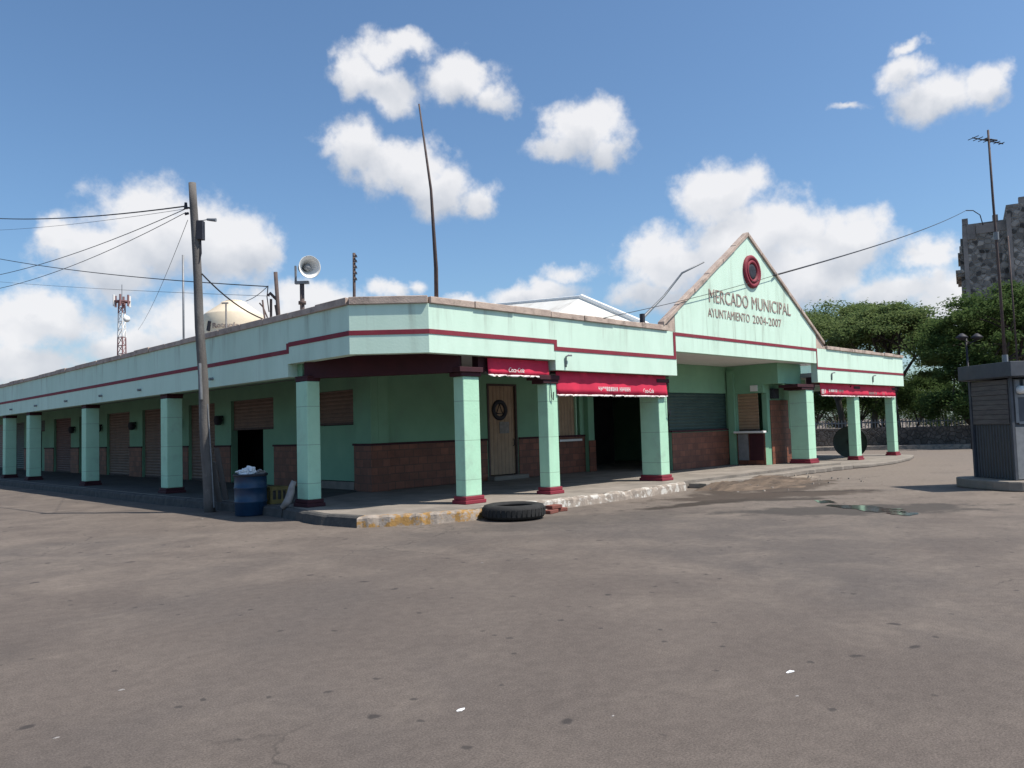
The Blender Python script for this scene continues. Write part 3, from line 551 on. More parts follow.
# window
w_ = MB(); w_.box(W0+.05, W0+.85, YW+.06, YW+.1, 1.3, 2.7); w_ = w_.build('window', M['wood'], B)
q = MB(); q.box(W0, W0+.045, YW-.01, YW+.14, 1.27, 2.75); q.box(W0+.86, W0+.90, YW-.01, YW+.14, 1.27, 2.75); q.box(W0, W0+.9, YW-.012, YW+.13, 2.705, 2.748); q = q.build('frame', M['mint_col'], w_); q.location = (0, 0, 0)
q = MB(); q.box(W0-.06, W0+1.0, YW-.12, YW-.053, 1.20, 1.265); q = q.build('sill', M['white'], w_); q.location = (0, 0, 0)
q = MB(); q.box(W0+.905, W1-.005, YW+.1, YW+.13, 1.23, 2.745); q = q.build('dark_side_panel', M['shutter_green'], w_); q.location = (0, 0, 0)
# columns
def column(x0, x1, y0, y1, zb, zc, zt, cap_ext=(.07, .07, .06, .05), pm='maroon'):
    c = MB(); c.box(x0, x1, y0, y1, zb+.14, zc)
    for k in range(1, 4): pass
    c = c.build('column', M['mint_col'], B, bevel=.02)
    q = MB(); q.prism([(x0-.06, y0-.06), (x1+.06, y0-.06), (x1+.06, y1+.06), (x0-.06, y1+.06)], zb-.005, zb+.07); q.prism([(x0-.035, y0-.035), (x1+.035, y0-.035), (x1+.035, y1+.035), (x0-.035, y1+.035)], zb+.072, zb+.145)
    q = q.build('plinth', M[pm], c, bevel=.012); q.location = (0, 0, 0)
    a, b_, e, f = cap_ext
    q = MB(); q.prism([(x0-a, y0-e), (x1+b_, y0-e), (x1+b_, y1+f), (x0-a, y1+f)], zc+.08, zt); q.prism([(x0-a*.5, y0-e*.5), (x1+b_*.5, y0-e*.5), (x1+b_*.5, y1+f*.5), (x0-a*.5, y1+f*.5)], zc+.002, zc+.078)
    q = q.build('capital', M['maroon_dk'], c, bevel=.008); q.location = (0, 0, 0)
    return c
for y0 in (2.67, 9.9, 16.7, 23.62, 27.42, 33.6, 40.4): column(.06, .36 if y0 < 5 else .48, y0, y0+.44, S, 2.74, 2.855, (.0, .02, .03, .03), 'maroon_dk')  # plinths here take the darker maroon, shade put into their colour
column(2.06, 2.49, .16, .46, S, 2.72, 2.9, (.14, .05, .08, .07))
column(4.50, 4.84, .16, .46, S, 2.62, 2.80, (.26, .04, .05, .07))
column(8.74, 9.13, .18, .78, S, 2.64, 2.82, (.1, .06, .05, .07))
column(17.28, 17.84, .18, .80, S, 2.66, 2.84, (.70, .05, .05, .0))
column(21.25, 21.68, .18, .48, .115, 2.66, 2.84, (.08, .05, .05, .05))
column(25.02, 25.42, .18, .48, .115, 2.66, 2.84, (.08, .05, .05, .05))
# beams
bm_ = MB(); e0, e1 = Vector((.08, 2.80)), Vector((2.0, .20)); dd = (e1-e0).normalized(); nn = Vector((-dd.y, dd.x))
if nn.dot(Vector((1, 1))) < 0: nn = -nn
bm_.prism([tuple(e0), tuple(e1), tuple(e1+nn*.25), tuple(e0+nn*.25)], 2.80, 3.215)
bm_.box(2.55, 4.23, .24, .42, 2.85, 3.2); bm_.box(4.90, 8.63, .24, .42, 2.86, 3.2); bm_.box(17.84, 25.6, .24, .42, 2.86, 3.09)
bm_.box(9.15, 9.36, .24, .45, 2.9, 3.56)
pieces(bm_, 'beam', M['maroon_dk'])
q = MB(); q.box(.224, .40, 3.12, 45.9, 2.86, 3.215); q.build('edge_beam', M['mint_wall'], B)
# roundel and letters on the gable
q = MB(); mt = Matrix.Translation((13.58, -.001, 6.16)) @ Matrix.Rotation(math.pi/2, 4, 'X')
q.lathe([(.50, 0), (.50, .05), (.46, .085), (.40, .085), (.37, .05), (.34, .04)], 40, mt, False); q.lathe([(.34, .04), (.34, .07), (.30, .085), (.26, .07), (.24, .035)], 40, mt, False)
rd = q.build('roundel', M['maroon'], B, smooth=True)
q = MB(); q.lathe([(.24, .03), (.22, .05), (.14, .055), (.04, .05)], 24, mt); q = q.build('boss', M['darkmetal'], rd, smooth=True); q.location = (0, 0, 0)
pl = lambda u, w, d_: (u, -.002-d_, w)
def xg(px, py): d = ray(px, py); return (CAM + d * (-CAM.y / d.y)).x
for wd_, a, b, z0, z1, py, ex in (('MERCADO', 708.8, 747.9, 5.02, 5.40, 300, .014), ('MUNICIPAL', 751.8, 790.3, 5.02, 5.40, 310, .014), ('AYUNTAMIENTO', 707.8, 749.3, 4.60, 4.85, 314, .011), ('2004-2007', 752.7, 781, 4.60, 4.85, 321, .011)):
    text_mesh(wd_, xg(a, py), xg(b, py), z0, z1, pl, M['letter'], B, ext=ex)
# little drain spouts
for x, z in ((4.95, 2.98), (18.9, 3.0), (22.6, 3.0)):
    q = MB(); q.tube([(x, -.02, z), (x, -.03, z+.23), (x+.03, -.08, z+.26), (x+.13, -.08, z+.26)], .022, 6); q.build('drain_spout', M['steel'], B, smooth=True)
for y in (6.9, 11.6, 14.9, 18.5, 22.3, 26): q = MB(); q.tube([(.0, y, 3.06), (-.10, y, 3.05)], .035, 8); q.build('drain_spout', M['steel'], B)
# hall roof of pale sheets
ap, lf, rt = at(581, 297.5, 31), at(492, 305.5, 40), at(648, 326, 29)
ft, bk = Vector((9.5, 9.0, 3.385)), Vector((22, 30, 4.3))
q = MB(); rt2 = Vector((rt.x, rt.y, 3.385)); lf2 = Vector((lf.x, lf.y, 3.385))
q.raw([ap, lf, lf2, ft, rt2, rt, bk], [(0, 1, 3), (1, 2, 3), (0, 3, 5), (3, 4, 5), (0, 5, 6), (0, 6, 1)])
hr = q.build('hall_roof', M['roofsheet'], B)
q = MB(); q.tube([ap + Vector((0, 0, .03)), rt + Vector((0, 0, .03))], .11, 8); q.tube([ap + Vector((0, 0, .02)), lf + Vector((0, 0, .02))], .07, 8)
q = q.build('ridge_cap', M['white'], hr); q.location = (0, 0, 0)

# ------------------------------------------------------------------ awnings
def awning(x0, x1, zt, zk, zb, label, yo=.05):
    cx = (x0+x1)/2; A = thing('awning', label, 'awning', (cx, .0, zb), 'red awnings under the eaves')
    rr = random.Random(int(x0*10)); n = int((x1-x0)/.09); cols_ = []
    scal = (x1-x0)/max(3, round((x1-x0)/.46))
    def row(x):
        rip = .018*math.sin(x*7+x0)+.012*math.sin(x*17+1); u = ((x-x0)/scal) % 1; lift = .03*max(0, abs(u-.5)*2-.75)*4
        rip = rip*.9 + .012*math.sin(x*3.1+x0*2); ys = lambda z: .158 - .035*(zt-z)/(zt-zb)
        return [(x, .32, zt+.01), (x, .158, zt)] + [(x, ys(zt+(zb+.045-zt)*k/4)+rip*k/4, zt+(zb+.045-zt)*k/4+0) for k in range(1, 5)], [(x, ys(zb+.044)+rip, zb+.044), (x, ys(zb)+rip, zb+lift)]
    c, h = MB(), MB(); R_ = [row(x0+(x1-x0)*i/n) for i in range(n+1)]
    for i in range(n):
        for k in range(5): c.poly([R_[i][0][k], R_[i+1][0][k], R_[i+1][0][k+1], R_[i][0][k+1]])
        h.poly([R_[i][1][0], R_[i+1][1][0], R_[i+1][1][1], R_[i][1][1]])
    def solid(o, t=.008):
        bm = bmesh.new(); bm.from_mesh(o.data); bmesh.ops.remove_doubles(bm, verts=bm.verts, dist=.0005); bm.to_mesh(o.data); bm.free()
        m_ = o.modifiers.new('thick', 'SOLIDIFY'); m_.thickness = t; m_.offset = 0
        for q in o.data.polygons: q.use_smooth = True
    o = c.build('canopy', M['red_awn'], A); solid(o)
    o = h.build('scalloped_hem', M['inkwhite'], A); solid(o, .012)
    f = MB(); f.tube([(x0+.01, .18, zb+.06), (x1-.01, .18, zb+.06)], .016, 8); f.build('front_bar', M['steel'], A)
    for x in (x0+.03, x1-.03):
        f = MB(); f.tube([(x, .34, zt-.30), (x, .24, zb+.15), (x, .185, zb+.06)], .014, 6); f.build('arm', M['darkmetal'], A)
    f = MB(); f.tube([(x1+.03, .14, zb+.05), (x1+.04, .12, zb-.42), (x1+.09, .12, zb-.48), (x1+.11, .12, zb-.30)], .012, 6); f.build('crank_rod', M['darkmetal'], A)
    return A, (lambda u, w, d_: (u, .158-.035*(zt-w)/(zt-zb)-.016-d_, w))
def bars(A, pl, x0, x1, z0, z1, seed, m):
    """rows of small strokes: lettering too small to read"""
    r = random.Random(seed); b = MB(); x = x0
    while x < x1-.02:
        wv = r.uniform(.05, .085); kind = r.choice('EHNOIM')
        t = .018
        def st(a, c, e, f):
            p0 = pl(x+a, z0+e, 0); p1 = pl(x+c, z0+f, .004); b.box(p0[0], p1[0], min(p0[1], p1[1]), max(p0[1], p1[1]), p0[2], p1[2])
        hgt = z1-z0; st(0, t, 0, hgt)
        if kind != 'I': st(wv-t-.012, wv-.012, 0, hgt)
        if kind in 'EO': st(t, wv-t-.012, hgt-t, hgt); st(t, wv-t-.012, 0, t)
        if kind in 'HNM': st(t, wv-t-.012, hgt*.42, hgt*.42+t)
        x += wv+.012 if r.random() > .12 else wv+.06
    b.build('lettering', m, A)
A, pl = awning(2.73, 4.56, 3.11, 3.02, 2.73, 'short red drinks awning above the wooden door, the nearest of the three')
text_mesh('Coca-Cola', 3.30, 3.76, 2.83, 2.93, pl, M['inkwhite'], A, shear=.35, ext=.004)
A, pl = awning(4.80, 9.05, 2.895, 2.80, 2.34, 'red awning with white lettering over the dark passage, between two columns')
bars(A, pl, 6.24, 7.44, 2.475, 2.575, 5, M['inkwhite'])
text_mesh('Coca-Cola', 8.0, 8.45, 2.45, 2.555, pl, M['inkwhite'], A, shear=.35, ext=.004)
A, pl = awning(18.3, 25.3, 2.895, 2.80, 2.44, 'long dark red awning along the far right wing beyond the gable')
for x0, x1, z0, z1, m, sd in ((18.35, 18.65, 2.53, 2.69, 'inkwhite', 1), (18.95, 19.65, 2.60, 2.70, 'inkwhite', 2), (19.7, 20.2, 2.60, 2.69, 'sack', 3), (22.3, 23.3, 2.55, 2.64, 'sack', 4)): bars(A, pl, x0, x1, z0, z1, sd, M[m])
text_mesh('Coca-Cola', 23.85, 24.3, 2.55, 2.66, pl, M['sack'], A, shear=.35, ext=.004)

# ------------------------------------------------------------------ loose things
def gnd(x, y, z=0.):
    d = ray(x, y); return CAM + d * ((z - CAM.z) / d.z)
def rel(o): o.location = (0, 0, 0); return o
# blue drum with a white bag
p = gnd(251, 515); p = Vector((p.x - .01, p.y - .02, 0))
t = thing('rubbish_drum', 'blue plastic drum full of rubbish at the kerb beside the wooden pole', 'barrel', p)
q = MB(); q.lathe([(.29, 0), (.315, .03), (.325, .3), (.335, .31), (.335, .34), (.325, .35), (.33, .62), (.34, .63), (.34, .66), (.33, .67), (.325, .90), (.34, .91), (.34, .945), (.32, .945), (.31, .88), (.0, .86)], 32, Matrix.Translation(p) @ Matrix.Diagonal((1, 1, .91, 1))); q.build('drum', M['blue'], t, True)
q = MB(); q.lathe([(.343, .90), (.352, .91), (.352, .95), (.343, .96), (.33, .95)], 32, Matrix.Translation(p) @ Matrix.Diagonal((1, 1, .91, 1)), False); q.build('rim', M['darkmetal'], t, True)
def lump(name, c, r, seed, m, parent=None, sub=3, amp=.35, fr=3.):
    bm = bmesh.new(); bmesh.ops.create_icosphere(bm, subdivisions=sub, radius=1)
    from mathutils import noise as mn
    for v in bm.verts:
        k = 1 + amp*mn.fractal(v.co*fr*.5 + Vector((seed, 0, 0)), .8, 2.1, 4); v.co = Vector((v.co.x*r[0]*k, v.co.y*r[1]*k, v.co.z*r[2]*k)) + Vector(c) - (parent.location if parent else Vector())
    me = bpy.data.meshes.new(name); bm.to_mesh(me); bm.free(); me.materials.append(m); o = bpy.data.objects.new(name, me); col.objects.link(o)
    if parent: o.parent = parent
    return o
t = thing('rubbish_bag', 'crumpled white plastic bag bulging out of the blue drum', 'bag', p + Vector((-.05, .05, .8)))
lump('bag', p + Vector((-.10, .06, .88)), (.15, .16, .10), 3, M['bag'], t, 4, .45, 3); lump('bag', p + Vector((-.0, -.02, .93)), (.10, .11, .10), 9, M['bag'], t, 4, .5, 3)
tag(lump('rubbish_bag', p + Vector((.15, -.15, .87)), (.10, .10, .07), 15, M['sack'], None, 3, .8, 4), 'small grey bag beside the white bag in the blue drum', 'bag')
# crate and bundle behind the drum
c = gnd(275, 503, S)
t = thing('yellow_crate', 'yellow plastic crate on the pavement between drum and corner column', 'crate', c)
q = MB(); w2 = .2
for a in (-1, 1):
    q.box(c.x+a*w2-.012, c.x+a*w2+.012, c.y-w2, c.y+w2, S, S+.09); q.box(c.x+a*w2-.012, c.x+a*w2+.012, c.y-w2, c.y+w2, S+.29, S+.36)
    q.box(c.x-w2+.013, c.x+w2-.013, c.y+a*w2-.012, c.y+a*w2+.012, S, S+.09); q.box(c.x-w2+.013, c.x+w2-.013, c.y+a*w2-.012, c.y+a*w2+.012, S+.29, S+.36)
    for k in (-1, -.33, .33, 1):
        q.box(c.x+a*w2-.01, c.x+a*w2+.01, c.y+k*w2*.9-.02, c.y+k*w2*.9+.02, S+.0905, S+.2895); q.box(c.x+k*w2*.9-.02, c.x+k*w2*.9+.02, c.y+a*w2-.01, c.y+a*w2+.01, S+.0905, S+.2895)
q.box(c.x-w2+.014, c.x+w2-.014, c.y-w2+.014, c.y+w2-.014, S+.003, S+.012)
q.build('crate_frame', M['crate'], t); q = MB(); q.box(c.x-.16, c.x+.16, c.y-.16, c.y+.16, S+.014, S+.25); q.build('contents', M['kerb_dark'], t)
q = MB(); a0 = gnd(283, 508, S); D0_ = -(R3.transposed() @ (a0-CAM)).z
pts = [at(x, y, D0_+dz) for x, y, dz in ((282, 508, 0), (288, 501, .02), (291, 492, .05), (292, 486, .08), (294, 481, .1))]
for k, pp in enumerate(pts[:-1]):
    pass
q.tube(pts, [.05, .08, .075, .06, .05], 10); o = tag(q.build('cloth_bundle', M['sack'], smooth=True), 'pale grey rolled bundle leaning against the corner column', 'bundle')
# boards leaning on the pole
for i, (x0, y0, x1, y1, D, lb) in enumerate(((226, 500, 216, 448, 17.75, 'weathered grey board leaning to the pole, nearest the blue drum'), (219, 503, 213, 462, 17.6, 'short dark board leaning on the foot of the wooden pole'))):
    a, b = at(x0, y0, D), at(x1, y1, D); a.z = max(a.z, S); u = (b-a).normalized(); s_ = rgt*.12; n_ = u.cross(s_).normalized()*.035
    q = MB(); q.obox(a-s_/2, s_, n_, b-a); tag(q.build('wooden_board', M['plank'], bevel=.006), lb, 'board', 'boards leaning by the pole')
# the pole
t = thing('utility_pole', 'tall leaning wooden utility pole at the left kerb, cables at its top', 'pole', (-.6, 5.77, 0))
pb, pt = Vector((-.60, 5.77, -.2)), Vector((-1.01, 5.59, 7.32)); q = MB(); n = 14
q.tube([pb.lerp(pt, k/n)+Vector((.012*math.sin(k*1.3), .01*math.cos(k*1.7), 0)) for k in range(n+1)], [.125-.045*k/n for k in range(n+1)], 14); q.build('shaft', M['poleconc'], t, True)
pw = lambda z: pb.lerp(pt, (z+.2)/7.52)
q = MB(); a = pw(6.75); q.tube([a, a - rgt*.18 + Vector((0, 0, .03))], .022, 6); q.tube([a - rgt*.18, a - rgt*.18 + Vector((0, 0, .14))], [.045, .03], 8); q.tube([a - rgt*.12 - Vector((0, 0, .1)), a - rgt*.2 - Vector((0, 0, .12))], .03, 8); q.build('insulator', M['darkmetal'], t)
q = MB(); a = pw(6.25); q.obox(a + rgt*.06 - fwd*.08 - Vector((0, 0, .2)), rgt*.13, fwd*.16, Vector((0, 0, .42))); q.tube([a + rgt*.12 - Vector((0, 0, .2)), a + rgt*.13 - Vector((0, 0, .5)), a + rgt*.06 - Vector((0, 0, .8))], .018, 6); q.build('junction_box', M['darkmetal'], t)
q = MB(); a = pw(6.5); q.tube([a + rgt*.28, a + rgt*.48 - Vector((0, 0, .02))], [.03, .045], 8); q.tube([a + rgt*.06 - Vector((0, 0, .04)), a + rgt*.3], .01, 6); q.build('small_lamp', M['steel'], t)
q = MB(); q.tube([pw(2.4)+rgt*.10-fwd*.05, pw(1.2)+rgt*.12-fwd*.05, pw(.1)+rgt*.13-fwd*.06], .016, 6); q.tube([pw(3.3)-fwd*.115, pw(2.5)-fwd*.125], .035, 6); q.build('conduit', M['steel'], t)
# cables
def cable(a, b, sag, r, lb, grp='overhead cables'):
    a, b = Vector(a), Vector(b); q = MB(); n = 20
    q.tube([a.lerp(b, k/n) - Vector((0, 0, sag*4*(k/n)*(1-k/n))) for k in range(n+1)], r, 6)
    return tag(q.build('overhead_cable', M['cable'], smooth=True), lb, 'cable', grp)
ptop = pw(6.75) - rgt*.18
cable(ptop + Vector((0, 0, .06)), at(-60, 212, 34), .30, .015, 'cable running level to the left edge from the top of the wooden pole')
cable(ptop, at(-60, 230, 36), .2, .005, 'thin faint cable just below the level one at the pole top')
cable(ptop, at(-60, 283, 30), .35, .009, 'upper of the two cables slanting down leftwards from the pole top')
cable(ptop - Vector((0, 0, .08)), at(-60, 296, 29), .45, .008, 'lower of the two cables slanting down leftwards from the pole top')
a_ = at(268, 286, 18.5)
cable(at(-60, 246, 34), at(268, 286.5, 18.0), .25, .012, 'dark cable crossing behind the wooden pole towards the roof post')
cable(at(-60, 276, 36), at(267, 296, 18.0), .1, .005, 'faint thin cable under the dark one crossing the pole')
cable(pw(5.3) + rgt*.1, at(263, 319, 18.3), .12, .016, 'thick cable dropping right from the pole to the roof edge')
cable(at(268, 286, 18.0), at(246, 301, 24), .05, .010, 'short cable from the roof post down behind the cream tank', 'overhead cables')
cable(pw(6.5) - rgt*.15, at(138, 330, 40), .25, .006, 'thin stay wire from the pole top down to the long roof')
# roof antennas and posts
def rod(name, pts, r, m, label, cat, extra=None, group=None):
    t = thing(name, label, cat, pts[0], group); q = MB(); q.tube(pts, r, 8); q.build('mast', m, t, True)
    if extra: extra(t)
    return t
rb = Vector((1.70, .5, 3.36)); rod('antenna_mast', [rb, at(436, 268, 15.05), at(431, 190, 15.0), at(419, 104, 15.0)], [.045, .04, .026, .016], M['rust'], 'tall thin leaning antenna mast above the chamfered corner', 'antenna')
a, b = Vector((.6, 10.09, 3.36)), at(183, 255, 21.6); rod('thin_roof_rod', [a, b], .03, M['steel'], 'plain thin rod standing left of the wooden pole on the roof', 'antenna')
def bits(t):
    q = MB()
    for y in (257, 262, 268, 274, 280): c_ = at(354, y, 15.7); q.tube([c_ - fwd*.1, c_ + rgt*.06], .012, 6); q.tube([c_, c_ + rgt*.05 + Vector((0, 0, .04))], .02, 6)
    q.build('element', M['darkmetal'], t)
rod('rooftop_aerial', [Vector((.6, 1.74, 3.36)), at(354, 253, 15.7)], .03, M['rust'], 'short aerial with tiny side rungs on the roof right of the loudspeaker', 'antenna', bits)
def bits2(t):
    q = MB(); c_ = at(271, 300, 18); q.tube([at(271, 320, 18), at(271, 299, 18)], .03, 6); q.tube([at(268, 296, 18), at(270, 293, 18), at(277, 300, 18)], .035, 6); q.tube([at(268, 286, 18), at(267, 297, 18), at(269, 312, 18)], .012, 6); q.tube([at(276, 305, 18), at(278, 317, 18)], .04, 6)
    q.build('bracket', M['rust'], t)
rod('roof_post', [Vector((.75, 4.95, 3.36)), at(275.5, 272, 17.95)], .045, M['rust'], 'rusty post with brackets on the roof between tank and loudspeaker', 'post', bits2)
q = [Vector((.8, 5.6, 3.36)), at(262.5, 300, 18.6)]
def bits3(t):
    b_ = MB(); b_.tube([at(259.5, 303, 18.6), at(263, 307, 18.6), at(268, 319, 18.6)], .018, 6); b_.build('stay', M['rust'], t)
rod('bent_roof_rod', q, .022, M['rust'], 'small bent rod on the roof edge just left of the rusty post', 'antenna', bits3)
# siren horn
hp = at(302, 284, 17.15)
t = thing('horn_loudspeaker', 'grey white horn loudspeaker on a post above the left roof edge', 'loudspeaker', (hp.x, hp.y, 3.36))
q = MB(); q.tube([(hp.x, hp.y, 3.36), hp], .05, 8); q.tube([hp - Vector((0, 0, .45)), hp - Vector((0, 0, .38))], .085, 8); q.build('post', M['rust'], t, True)
ax = (-fwd*.80 + rgt*.55 + Vector((0, 0, -.12))).normalized(); hc = at(309.5, 267, 17.0)
mt = Matrix.Translation(hc) @ ax.to_track_quat('Z', 'Y').to_matrix().to_4x4()
q = MB(); q.lathe([(.235, .0), (.245, .015), (.225, .0), (.15, -.12), (.09, -.22), (.06, -.26), (.06, -.27), (.10, -.24), (.165, -.12), (.232, -.01)], 32, mt, False); q.build('horn', M['white'], t, True)
q = MB(); q.lathe([(.0, -.05), (.05, -.055), (.075, -.10), (.06, -.24)], 20, mt, False); q.build('inner_cone', M['grey_lt'], t, True)
q = MB(); q.lathe([(.075, -.26), (.11, -.275), (.11, -.42), (.09, -.45), (.0, -.45)], 20, mt, False); q.build('driver', M['grey_lt'], t, True)
q = MB(); q.obox(hp - rgt*.15 - fwd*.05, rgt*.30, fwd*.10, Vector((0, 0, .06))); q.obox(hp - rgt*.15 - fwd*.04 + Vector((0, 0, .06)), rgt*.03, fwd*.08, Vector((0, 0, .34))); q.build('bracket', M['steel'], t)
# gooseneck pipe beside the gable
t = thing('bent_lamp_arm', 'thin bent grey pipe arm rising from the roof left of the gable', 'lamp arm', (8.4, .34, 4.1))
q = MB(); q.tube([(8.4, .34, 3.37), (8.42, .34, 4.4), at(664, 296, 22.3), at(682, 273, 22.3), at(704, 262, 22.3)], [.05, .045, .03, .03, .025], 8); q.build('pipe', M['steel'], t, True); q = MB(); q.tube([(8.4, .34, 4.15), (8.4, .34, 4.5)], .07, 8); q.build('socket', M['darkmetal'], t)
rod('gable_rod', [at(722, 262, 26.5) , at(722, 236, 26.5)], .016, M['steel'], 'tiny upright rod showing behind the left slope of the gable', 'antenna') if False else None
# right hand cable: roof corner - gable edge - church tower
d_ = ray(774, 275.5); e_ = CAM + d_ * ((-.08 - CAM.y) / d_.y)
cable((6.3, -.06, 4.18), e_, .06, .008, 'thin cable crossing the face of the gable', 'cables at the gable')
TW = at(984, 224, 80)
cable(e_, at(966, 210.5, 79), .3, .028, 'cable rising from the gable to the old stone tower', 'cables at the gable')
# water tank
tc_ = at(234, 316, 29); tz = tc_.z; R_ = 1.05
t = thing('water_tank', 'cream plastic water tank with a conical top on the roof behind the left parapet', 'tank', (tc_.x, tc_.y, 3.4))
mt = Matrix.Translation((tc_.x, tc_.y, 0)); q = MB(); q.lathe([(R_, 3.4)] + [(R_ + (.02 if k % 2 else 0), 3.4+(tz-3.4)*k/8) for k in range(1, 9)] + [(R_*.97, tz+.05), (R_*.45, tz+.44), (R_*.42, tz+.5), (.0, tz+.52)], 40, mt); q.build('tank_body', M['cream'], t, True)
q = MB(); q.lathe([(.30, tz+.515), (.30, tz+.56), (.0, tz+.6)], 20, mt); q.build('lid', M['cream'], t, True)
av = math.atan2(CAM.y-tc_.y, CAM.x-tc_.x)
cyl = lambda u, w, d_: (tc_.x + (R_+.028+d_)*math.cos(av+u/R_), tc_.y + (R_+.028+d_)*math.sin(av+u/R_), w)
text_mesh('Rotoplas', -.78, .28, tz-.62, tz-.38, cyl, M['letter'], t, ext=.006, bold=.03)
q = MB(); q.tube([cyl(-1.0, tz-.64, .0), cyl(-.9, tz-.3, .0)], .07, 8); q.build('emblem', M['darkmetal'], t)
q = MB(); a = at(226, 303, 27.6); q.tube([a, (a.x, a.y, 3.4)], .03, 6); q.tube([a - rgt*.15, a + rgt*.08], .03, 6); q.build('vent_pipe', M['sack'], t)
# telecom tower
tb = at(122, 355, 130); tw = thing('telecom_tower', 'distant red and white lattice telecom tower above the long left roof', 'tower', (tb.x, tb.y, 0))
zt = at(122, 302, 130).z; zs = [0, 9, at(0, 0, 1).z*0 + at(122, 337, 130).z, at(122, 313, 130).z, zt]
for i in range(len(zs)-1):
    q = MB(); z0, z1 = zs[i], zs[i+1]; wd_ = lambda z: 1.05 - .5*z/zt
    n = max(2, int((z1-z0)/1.3))
    ring = lambda z: [Vector((tb.x + wd_(z)*math.cos(a), tb.y + wd_(z)*math.sin(a), z)) for a in (.3, 2.394, 4.489)]
    for k in range(n):
        r0, r1 = ring(z0+(z1-z0)*k/n), ring(z0+(z1-z0)*(k+1)/n)
        for j in range(3): q.tube([r0[j], r1[j]], .11, 5); q.tube([r0[j], r1[(j+1) % 3]], .06, 4); q.tube([r1[j], r1[(j+1) % 3]], .06, 4)
    q.build('lattice_section', M['white'] if i in (0, 2) else M['red'], tw)
q = MB(); mt = Matrix.Translation((tb.x, tb.y, zt)); q.lathe([(.9, 0), (1.3, .05), (1.3, .25), (.9, .3)], 12, mt, False); q.build('platform', M['red'], tw)
for k in range(6):
    a = k*1.047; q = MB(); c_ = Vector((tb.x+1.25*math.cos(a), tb.y+1.25*math.sin(a), zt)); q.box(c_.x-.13, c_.x+.13, c_.y-.13, c_.y+.13, zt-.7, zt+1.2); q.build('panel_antenna', M['red'] if k % 3 else M['white'], tw)
q = MB(); q.tube([(tb.x, tb.y, zt), (tb.x, tb.y, zt+3.0)], .06, 5); q.build('spike', M['steel'], tw)
q = MB(); c_ = at(126.5, 319, 129); q.lathe([(.0, -.15), (.3, -.1), (.55, .15), (.0, .12)], 16, Matrix.Translation(c_) @ (-fwd + rgt*.8).to_track_quat('Z', 'Y').to_matrix().to_4x4(), False); q.build('dish', M['white'], tw, True)
# tyre and bricks at the kerb
c = Vector((2.06, -1.16, 0)); t = thing('old_tyre', 'worn black truck tyre lying flat against the kerb in front of the columns', 'tyre', c)
q = MB(); pr = [(.34, .03), (.46, .012), (.545, .035), (.575, .08), (.582, .15), (.575, .21), (.545, .255), (.46, .275), (.36, .255), (.325, .225), (.345, .215), (.44, .22), (.50, .16), (.46, .07), (.36, .05)]
q.lathe(pr + [pr[0]], 48, Matrix.Translation(c), False); q.build('casing', M['rubber'], t, True)
q = MB()
for k in range(40): a = 2*math.pi*k/40; u = Vector((math.cos(a), math.sin(a), 0)); v_ = Vector((-u.y, u.x, 0)); q.obox(c+u*.574-v_*.026+Vector((0, 0, .075)), u*.012, v_*.060, Vector((0, 0, .13)))
q.build('tread', M['rubber'], t)
br = [((3.06, -1.16), .25, 0, 'flat red brick lowest and leftmost of the small heap beside the tyre'), ((3.40, -1.06), -.2, 0, 'red brick on the ground at the right end of the heap beside the tyre'), ((3.22, -1.10), .1, .075, 'broken red brick lying on top of the heap beside the tyre')]
for (x, y), r_, z, lb in br:
    q = MB(); u = Vector((math.cos(r_), math.sin(r_), 0)); v_ = Vector((-u.y, u.x, 0)); q.obox(Vector((x, y, z))-u*.17-v_*.09, u*.33, v_*.18, Vector((0, 0, .07))); tag(q.build('loose_brick', M['brickred'], bevel=.012), lb, 'brick', 'bricks beside the tyre')
# upright round disc behind the far columns
dp = gnd(845, 457, .115); dp = gnd(851, 458, .115); t = thing('round_table_top', 'big dark green round table top standing on edge behind the far column', 'table top', dp)
ax = Vector((CAM.x-dp.x, CAM.y-dp.y, 0)).normalized(); dm = Matrix.Translation(dp + Vector((0, 0, .62))) @ ax.to_track_quat('Z', 'Y').to_matrix().to_4x4()
q = MB(); q.lathe([(.0, .0), (.555, .0), (.58, .012), (.59, .04), (.62, .04), (.62, -.05), (.0, -.05)], 44, dm, False); q.build('top', M['disc'], t, True)
q = MB(); q.lathe([(.12, .003), (.10, .05), (.05, .06), (.0, .06)], 20, dm, False); q.build('hub', M['darkmetal'], t, True)
# litter
for i, (x, y, s_, lb) in enumerate(((122, 690, .05, 'white scrap of paper on the asphalt at the lower left'), (461, 710, .06, 'white paper scrap on the asphalt at the bottom middle'), (790, 672, .06, 'flattened white wrapper on the asphalt at the lower right'), (797, 696, .03, 'tiny white scrap below the flattened wrapper on the asphalt'), (56, 738, .035, 'tiny white scrap nearest the bottom left corner'), (613, 716, .025, 'tiny white speck of litter right of the bottom middle scrap'),
        (202, 519, .08, 'crumpled white paper in the shade edge at the foot of the wooden pole'), (332, 526, .07, 'white paper crumb against the dark kerb at the corner'), (482, 563, .05, 'small white scrap on the asphalt below the tyre'), (738, 492, .09, 'white bottle-like scrap in the mud by the entrance step'))):
    c = gnd(x, y); tag(lump('paper_scrap', c + Vector((0, 0, s_*.04)), (s_*.42, s_*.27, s_*.05), i*3.7, M['bag' if i in (1, 2) else 'sack'], None, 2, .8, 3), lb, 'litter', 'white scraps on the asphalt')
